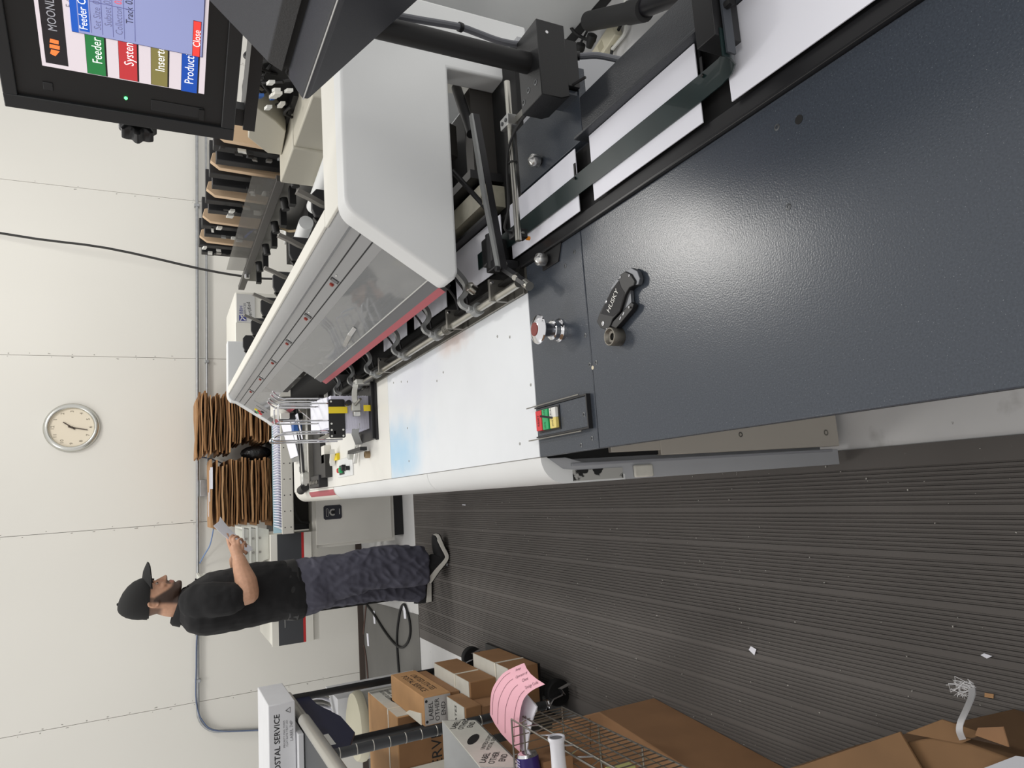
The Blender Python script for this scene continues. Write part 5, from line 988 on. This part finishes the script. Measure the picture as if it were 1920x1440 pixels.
def ell(c, ax, ay, rx, ry, n=20, p=2.0):
    return [V(c) + V(ax) * (rx * math.copysign(abs(math.cos(t)) ** (2 / p), math.cos(t))) + V(ay) * (ry * math.copysign(abs(math.sin(t)) ** (2 / p), math.sin(t))) for t in [i * 2 * math.pi / n for i in range(n)]]
def limb(mb, pts, rad, n=14, k=4):
    P = smoothpath(pts, k); R = []
    for i in range(len(rad) - 1): R += [rad[i] + (rad[i + 1] - rad[i]) * j / k for j in range(k)]
    R.append(rad[-1]); mb.tube(P, R, n); mb.ball(P[0], R[0] * .98, 12); mb.ball(P[-1], R[-1] * .98, 12)
YM = 4.22
man = thing('person', 'man in a black cap, black polo shirt and grey trousers reading a white sheet', 'person', (-.45, YM, .01))
X, Yv, Zv = V((1, 0, 0)), V((0, 1, 0)), V((0, 0, 1))
# ---- head frame, tilted forward
tl = math.radians(10); HC = py(290, 1117, YM); HF = V((math.cos(tl), 0, -math.sin(tl))) * .88; HU = V((math.sin(tl), 0, math.cos(tl))) * .80
def hp(f, h, y=0): return HC + HF * f + HU * h + Yv * (y * .92)
HR = [(-.152, .072, .03, .026), (-.138, .084, -.005, .046), (-.112, .084, -.045, .059), (-.085, .0875, -.072, .065), (-.055, .0885, -.09, .070), (-.03, .0865, -.102, .073), (-.005, .080, -.112, .0745), (.012, .081, -.117, .0755), (.03, .0915, -.12, .0765), (.06, .090, -.121, .077), (.09, .080, -.115, .074), (.115, .058, -.10, .062), (.135, .02, -.07, .036)]
def headring(h, f, b, w_, n=32, off=0):
    c = (f + b) / 2; d = (f - b) / 2 + off; w2 = w_ + off
    out = []
    for i in range(n):
        t = i * 2 * math.pi / n; ct, st_ = math.cos(t), math.sin(t)
        fw = (1 - .12 * max(ct, 0) ** 2)   # narrower to the front
        out.append(hp(c + d * math.copysign(abs(ct) ** .9, ct), h, w2 * math.copysign(abs(st_) ** .85, st_) * fw))
    return out
body = MB()
body.loft([headring(*r) for r in HR])
# nose, brow, lips, cheek, ear
body.loft([ell(hp(.083, .012), HF, Yv, .008, .009, 10), ell(hp(.094, -.012), HF, Yv, .012, .011, 10), ell(hp(.103, -.032), HF, Yv, .016, .014, 10), ell(hp(.103, -.046), HF, Yv, .017, .0175, 10), ell(hp(.094, -.056), HF, Yv, .012, .015, 10)])
body.ball(hp(.112, -.041), .0105, 10)
for s in (-1, 1):
    body.ball(hp(.096, -.048, s * .014), .0085, 8); body.ball(hp(.083, .026, s * .028), .011, 10, (1, 2.0, .6)); body.ball(hp(.068, -.035, s * .045), .018, 10)
    # ear
    e = hp(-.035, -.002, s * .076)
    body.tube([e + HF * (.017 * math.cos(a) - .004) + HU * (.031 * math.sin(a)) + Yv * (s * (.008 + .006 * math.cos(a + 3.1))) for a in [.9 + i * .42 for i in range(12)]], .0055, 8)
    body.ball(e + HU * -.022 + HF * .004, .009, 8, (1, .6, 1.1)); body.ball(e + Yv * (s * .001), .02, 8, (.8, .35, 1.2))
body.ball(hp(.089, -.077), .0085, 10, (1, 2.4, .75)); body.ball(hp(.0875, -.092), .009, 10, (1, 2.1, .8)); body.ball(hp(.080, -.13), .016, 10, (1, 1.4, 1))
# neck
nk0 = hp(-.04, -.06); nk1 = py(338, 1134, YM); limb(body, [nk0, (nk0 + nk1) / 2 + V((-.006, 0, 0)), nk1, nk1 + V((-.01, 0, -.06))], [.060, .060, .064, .06], 18)
# hidden trunk and legs under the clothes
def P(x, y, Y=YM): return py(x, y, Y)
def torso(list_, mb, dw=0):
    rings = []
    for x, yf, yb, w_ in list_:
        a, b = P(x, yf), P(x, yb); c = (a + b) / 2; rings.append(ell(V((c.x, YM, c.z)), X, Yv, abs(a.x - b.x) / 2 + dw, w_ + dw, 28, 2.4))
    mb.loft(rings)
TS = [(332, 1118, 1160, .06), (340, 1110, 1170, .12), (352, 1103, 1182, .185), (370, 1090, 1187, .205), (392, 1077, 1187, .205), (415, 1071, 1184, .195), (445, 1065, 1178, .185), (477, 1057, 1170, .178), (505, 1055, 1163, .175), (530, 1053, 1160, .175), (550, 1052, 1160, .176), (566, 1055, 1157, .17)]
torso(TS[1:], body, -.035)
rl = [V((-.45, YM - .09, .87)), P(690, 1062, 4.12), P(770, 1058, 4.09)]; ll = [V((-.47, YM + .09, .87)), P(690, 1098, 4.33), P(770, 1112, 4.40)]
for L_ in (rl, ll): limb(body, L_, [.06, .05, .035])
# ---- arms and hands (right arm nearest the camera)
def hand(mb, wrist, palm, fingers, thumb, r=.0085):
    limb(mb, [wrist, (wrist + palm) / 2, palm], [.029, .031, .030], 12, 3)
    for f in fingers: limb(mb, f, [r, r * .98, r * .92, r * .8][:len(f)], 9, 3)
    limb(mb, thumb, [.012, .0105, .009][:len(thumb)], 9, 3)
rs, re, rw, rpalm = P(368, 1128, 4.03), P(466, 1114, 3.97), P(448, 1048, 4.02), P(441, 1029, 4.05)
limb(body, [rs + V((0, .03, -.03)), (rs + re) / 2 + V((-.012, 0, -.002)), re], [.05, .056, .052], 16); limb(body, [re, re + (rw - re) * .35 + V((0, 0, -.004)), re + (rw - re) * .7, rw], [.054, .056, .044, .034], 16)
hand(body, rw, rpalm, [[P(438, 1022, 4.05), P(431, 1011, 4.06), P(436, 1004, 4.09), P(441, 1006, 4.12)], [P(443, 1022, 4.04), P(438, 1010, 4.05), P(445, 1006, 4.09), P(449, 1011, 4.12)], [P(449, 1025, 4.04), P(447, 1013, 4.04), P(453, 1011, 4.08), P(456, 1017, 4.11)], [P(455, 1031, 4.045), P(456, 1020, 4.045), P(460, 1019, 4.08), P(461, 1025, 4.10)]], [P(436, 1036, 4.07), P(429, 1018, 4.10), P(426, 1002, 4.13)])
ls, le, lw_, lpalm = P(370, 1118, 4.42), P(462, 1098, 4.46), P(441, 1050, 4.36), P(446, 1034, 4.31)
limb(body, [ls + V((0, -.03, -.03)), (ls + le) / 2, le], [.05, .056, .052], 14); limb(body, [le, le + (lw_ - le) * .35, le + (lw_ - le) * .7, lw_], [.054, .054, .044, .034], 14)
hand(body, lw_, lpalm, [[P(447, 1030, 4.31), P(449, 1018, 4.30), P(453, 1012, 4.26)], [P(452, 1031, 4.30), P(455, 1021, 4.29), P(459, 1016, 4.25)], [P(457, 1034, 4.30), P(460, 1026, 4.29), P(463, 1022, 4.25)], [P(461, 1038, 4.30), P(464, 1032, 4.29), P(465, 1029, 4.26)]], [P(441, 1036, 4.29), P(438, 1022, 4.26), P(440, 1012, 4.23)])
skin = mat('skin', (196, 150, 122), .5, var=(60, .12, 4), bump=(300, .08, .001))
put(voxel(body, .0046, 3), 'body', skin, man)
# eyes
for s in (-1, 1):
    MB().ball(hp(.0705, .002, s * .031), .0088, 12).build('eye', mat('eye_white_shaded', (168, 150, 138), .3), man); MB().ball(hp(.0785, -.001, s * .0325), .0045, 10).build('iris', mat('iris', (40, 26, 18), .3), man)  # eye white darkened, the brim's shadow put into its colour
    MB().bar(smoothpath([hp(.094, .026, s * .012), hp(.093, .031, s * .03), hp(.080, .027, s * .05)], 3), HU, .008, .005).build('eyebrow', mat('hair_dark', (34, 26, 22), .8), man)
# beard, moustache and cropped hair: a hair-density attribute on the body, read by the skin material
bo = man.children[0]; at = bo.data.attributes.new('hair_density', 'FLOAT', 'POINT'); o0 = base(man)
def sst(a, b, x): t = min(1, max(0, (x - a) / (b - a))); return t * t * (3 - 2 * t)
f2, u2 = HF.length_squared, HU.length_squared
lipat = bo.data.attributes.new('lip', 'FLOAT', 'POINT')
for i, v in enumerate(bo.data.vertices):
    q = v.co + o0 - HC; f = q.dot(HF) / f2; h = q.dot(HU) / u2; y = abs(q.y) / .92; d = 0
    if -.2 < h < .06 and -.2 < f < .16 and y < .12:
        jaw = -.088 + .10 * sst(.075, -.025, f)            # upper limit of the beard along the cheek
        d = sst(jaw + .012, jaw - .016, h) * sst(-.045, -.022, f)
        d *= 1 - .55 * sst(-.148, -.165, h)
        mo = sst(.026, .008, abs(h + .066)) * sst(.06, .075, f) * sst(.042, .03, y); d = max(d, mo * .9)
        side = sst(.02, .008, abs(f + .018)) * sst(-.07, -.04, h) ; d = max(d, side * .8)
        back = sst(-.055, -.072, f) * sst(-.07, -.045, h); d = max(d, back * .7)
        lp = sst(.016, .008, abs(h + .084)) * sst(.078, .086, f) * sst(.03, .02, y); lipat.data[i].value = lp; d *= 1 - lp
    at.data[i].value = d
nt = skin.node_tree; B = nt.nodes['Principled BSDF']; N = nt.nodes.new; L = nt.links.new; cur = B.inputs['Base Color'].links[0].from_socket
for an, cc_, k_ in (('lip', (168, 108, 96), .8), ('hair_density', (42, 31, 27), .93)):
    an_ = N('ShaderNodeAttribute'); an_.attribute_name = an; ml = N('ShaderNodeMath'); ml.operation = 'MULTIPLY'; ml.inputs[1].default_value = k_; L(an_.outputs['Fac'], ml.inputs[0])
    mx = N('ShaderNodeMix'); mx.data_type = 'RGBA'; mx.inputs[7].default_value = col4(cc_); L(cur, mx.inputs[6]); L(ml.outputs[0], mx.inputs[0]); cur = mx.outputs[2]
L(cur, B.inputs['Base Color'])
# ---- cap
capm = mat('cap_black', (28, 28, 28), .85, bump=(900, .3, .0006))
CR = [(.008, .094, -.130, .0835), (.03, .101, -.136, .087), (.07, .102, -.139, .088), (.105, .094, -.138, .086), (.14, .074, -.131, .078), (.168, .044, -.119, .063), (.188, .008, -.105, .043), (.199, -.03, -.088, .02), (.202, -.05, -.07, .006)]
def tiltcap(r):   # cap edge sits lower at the back
    h, f, b, w_ = r; pts = headring(h, f, b, w_, 40); k = max(0, 1 - h / .1)
    return [p + HU * (.034 * k * (((p - HC).dot(HF) / HF.length_squared - b) / (f - b))) for p in pts]
MB().loft([tiltcap(r) for r in CR]).build('cap', capm, man, smooth=60)
MB().ball(hp(-.058, .203), .0075, 10, (1, 1, .7)).build('cap_button', capm, man)
br = []
for i in range(13):
    y = -.084 + i * .014; u = abs(y) / .084
    root = .104 * math.sqrt(max(0, 1 - (y / .095) ** 2)); rh = .092 - .068 * u ** 2; e = .088 * (1 - u ** 5)
    br.append([hp(root - .006, rh, y), hp(root + e * .35, rh + .002 - .004 * u, y), hp(root + e * .7, rh - .004, y), hp(root + e, rh - .012 + .02 * u * u, y)])
MB().sheet(br, .004).build('brim', capm, man, smooth=60)
MB().bar([hp(-.131, .028, y) for y in (-.03, -.01, .01, .03)], HU, .018, .006).build('cap_strap', mat('strap_dark', (58, 58, 58), .4), man)
# ---- shirt
shm = mat('shirt_black', (17, 17, 19), .9, bump=(260, .25, .001))
sh = MB(); torso(TS, sh, .004)
for s_, e_, yo in ((rs, re, -1), (ls, le, 1)): limb(sh, [s_ + V((0, -yo * .03, .0)), s_ + (e_ - s_) * .3, s_ + (e_ - s_) * .60 + V((-.006, 0, 0)), s_ + (e_ - s_) * .70 + V((-.004, 0, 0))], [.086, .088, .084, .080], 18)
def fold(co): return .0035 * (1 - abs(noise.noise(V((co.x * 12 + co.z * 6, co.y * 10, co.z * 9 - co.x * 6)))) * 2) + .003 * noise.noise(V((co.x * 9, co.y * 9, co.z * 5))) + .003 * noise.noise(V((co.x * 22 + co.z * 14, co.y * 16, co.z * 26)))
put(voxel(sh, .0075, 5, fold), 'shirt', shm, man)
cl = []
for k in range(25):
    t = math.radians(-150 + 300 * k / 24); c = P(336, 1134); r0 = .073; ct = math.cos(t)
    cen = V((c.x - .004, YM, c.z + .006)); d = V((-ct, math.sin(t), 0)); tilt = V((0, 0, -.055 * (1 - ct) / 2))
    cl.append([cen + d * r0 + tilt, cen + d * (r0 + .003) + tilt + V((0, 0, .028)), cen + d * (r0 + .010) + tilt + V((0, 0, .036)), cen + d * (r0 + .024) + tilt + V((0, 0, .026)), cen + d * (r0 + .036) + tilt + V((0, 0, -.008 - .01 * (ct < 0)))])
MB().sheet(cl, .004).build('collar', shm, man, smooth=60)
for h_ in (0, .05): p_ = P(352 + h_ * 300, 1099 - h_ * 260); MB().ball(p_, .005, 8).build('shirt_button', black, man)
# ---- trousers
trm2 = mat('trousers_grey', (76, 76, 90), .75, var=(6, .12), bump=(120, .2, .001))
tr = MB()
HPs = [(549, 1050, 1159, .174), (560, 1048, 1158, .178), (580, 1046, 1150, .182), (600, 1046, 1144, .175), (618, 1046, 1138, .15)]
torso(HPs, tr)
def leg(mb, pts, rad):
    P_ = smoothpath(pts, 4); R = []
    for i in range(len(rad) - 1): R += [[rad[i][0] + (rad[i + 1][0] - rad[i][0]) * j / 4, rad[i][1] + (rad[i + 1][1] - rad[i][1]) * j / 4] for j in range(4)]
    R.append(list(rad[-1])); mb.loft([ell(p, X, Yv, a, b, 22, 2.2) for p, (a, b) in zip(P_, R)])
leg(tr, [P(585, 1088, 4.15), P(640, 1080, 4.135), P(700, 1066, 4.12), P(750, 1062, 4.105), P(797, 1060, 4.095)], [(.125, .095), (.125, .097), (.118, .09), (.12, .086), (.108, .08)])
leg(tr, [P(585, 1098, 4.30), P(640, 1098, 4.32), P(700, 1092, 4.35), P(750, 1093, 4.38), P(790, 1098, 4.40)], [(.125, .095), (.115, .09), (.108, .085), (.108, .082), (.10, .08)])
def crease(co):
    k = min(1, max(0, (.9 - co.z) / .45)); w_ = min(1, max(0, (.875 - co.z) / .06))
    r1 = 1 - abs(noise.noise(V((co.x * 13 + co.z * 7, co.y * 11, co.z * 6 - co.x * 5)))) * 2; r2 = 1 - abs(noise.noise(V((co.x * 22 - co.z * 16, co.y * 18, co.z * 11 + co.x * 9)))) * 2
    return (.0065 * r1 + .0045 * r2 * (.5 + k) + .0022 * noise.noise(co * 38)) * w_ - .003
put(voxel(tr, .006, 4, crease), 'trousers', trm2, man)
MB().loft([ell(V(((P(x_, a_).x + P(x_, b_).x) / 2, YM, P(x_, 1100).z)), X, Yv, abs(P(x_, a_).x - P(x_, b_).x) / 2 + .004, .179, 28, 2.4) for x_, a_, b_ in ((534, 1052, 1161), (552, 1049, 1161))]).build('belt', black, man, smooth=60)
# ---- shoes
whs = mat('shoe_white', (222, 220, 212), .5); bks = mat('shoe_black', (26, 26, 28), .8, bump=(600, .3, .001)); rbs = mat('shoe_tread', (20, 20, 20), .8)
def shoe(heel, ball, toe, nm):
    """points along the underside from heel to toe"""
    pts = smoothpath([heel, heel * .55 + ball * .45 + V((0, 0, .002)), ball, ball * .45 + toe * .55, toe], 4); n_ = len(pts)
    wd = lambda t: .032 + .014 * math.sin(math.pi * min(1, t * .9 + .05)) + (.004 if .55 < t < .85 else 0) - (.012 if t > .97 else 0)
    d0 = (toe - heel); d0.z = 0; d0.normalize(); sidev = Zv.cross(d0)
    sh_ = bpy.data.objects.new(nm, None); COL.objects.link(sh_); sh_.parent = man; sh_.empty_display_size = .03
    def slab_(h0, h1, ex, m, name_):
        rings = []
        for i, p in enumerate(pts):
            t = i / (n_ - 1); d = (pts[min(i + 1, n_ - 1)] - pts[max(i - 1, 0)]).normalized(); u = sidev.cross(d) * -1; u = u if u.z > 0 else -u
            a = h0(t); b = h1(t); w_ = wd(t) + ex; rings.append([p + sidev * w_ + u * a, p - sidev * w_ + u * a, p - sidev * w_ * .97 + u * b, p + sidev * w_ * .97 + u * b])
        MB().loft(rings).build(name_, m, sh_, smooth=50, bevel=.003)
    slab_(lambda t: 0, lambda t: .006, -.001, rbs, 'tread'); slab_(lambda t: .006, lambda t: .046 - .014 * math.sin(math.pi * t * .8) - (.008 if t > .9 else 0), .002, whs, 'sole')
    up_ = MB(); rings = []
    for i, p in enumerate(pts):
        t = i / (n_ - 1); d = (pts[min(i + 1, n_ - 1)] - pts[max(i - 1, 0)]).normalized(); u = sidev.cross(d) * -1; u = u if u.z > 0 else -u
        top = .085 if t < .3 else .085 - (t - .3) * .075 / .7; w_ = wd(t); c = p + u * .03
        rings.append([c + sidev * w_, c + sidev * w_ * .95 + u * top * .45, c + sidev * w_ * .55 + u * top * .85, c + u * top, c - sidev * w_ * .55 + u * top * .85, c - sidev * w_ * .95 + u * top * .45, c - sidev * w_])
    up_.loft(rings); up_.build('upper', bks, sh_, smooth=70)
shoe(P(806, 1093, 4.10) + V((0, 0, .0)), pz(838, 1045, .0115), py(822, 1000, 4.075) - V((0, 0, .0)), 'shoe')
lh = pz(808, 1126, .0115); shoe(lh, lh + V((.17, -.01, 0)), lh + V((.27, -.02, .012)), 'shoe')
# ---- the sheet he reads
c0, c1, c2, c3 = P(400, 986, 4.07), P(413, 969, 4.25), P(468, 1026, 4.30), P(463, 1036, 4.10)
rows = []
for i in range(7):
    t = i / 6; a, b = c0 + (c3 - c0) * t, c1 + (c2 - c1) * t; s_ = V((0, 0, .012 * math.sin(t * math.pi) - .01 * t * t)); rows.append([a + s_, (a + b) / 2 + s_ + V((0, 0, -.012)), b + s_])
tag(MB().sheet(rows, .0012).build('paper_sheet', paper, org=(c0 + c2) / 2, smooth=60), 'folded white sheet held open in the man\'s hands', 'paper')
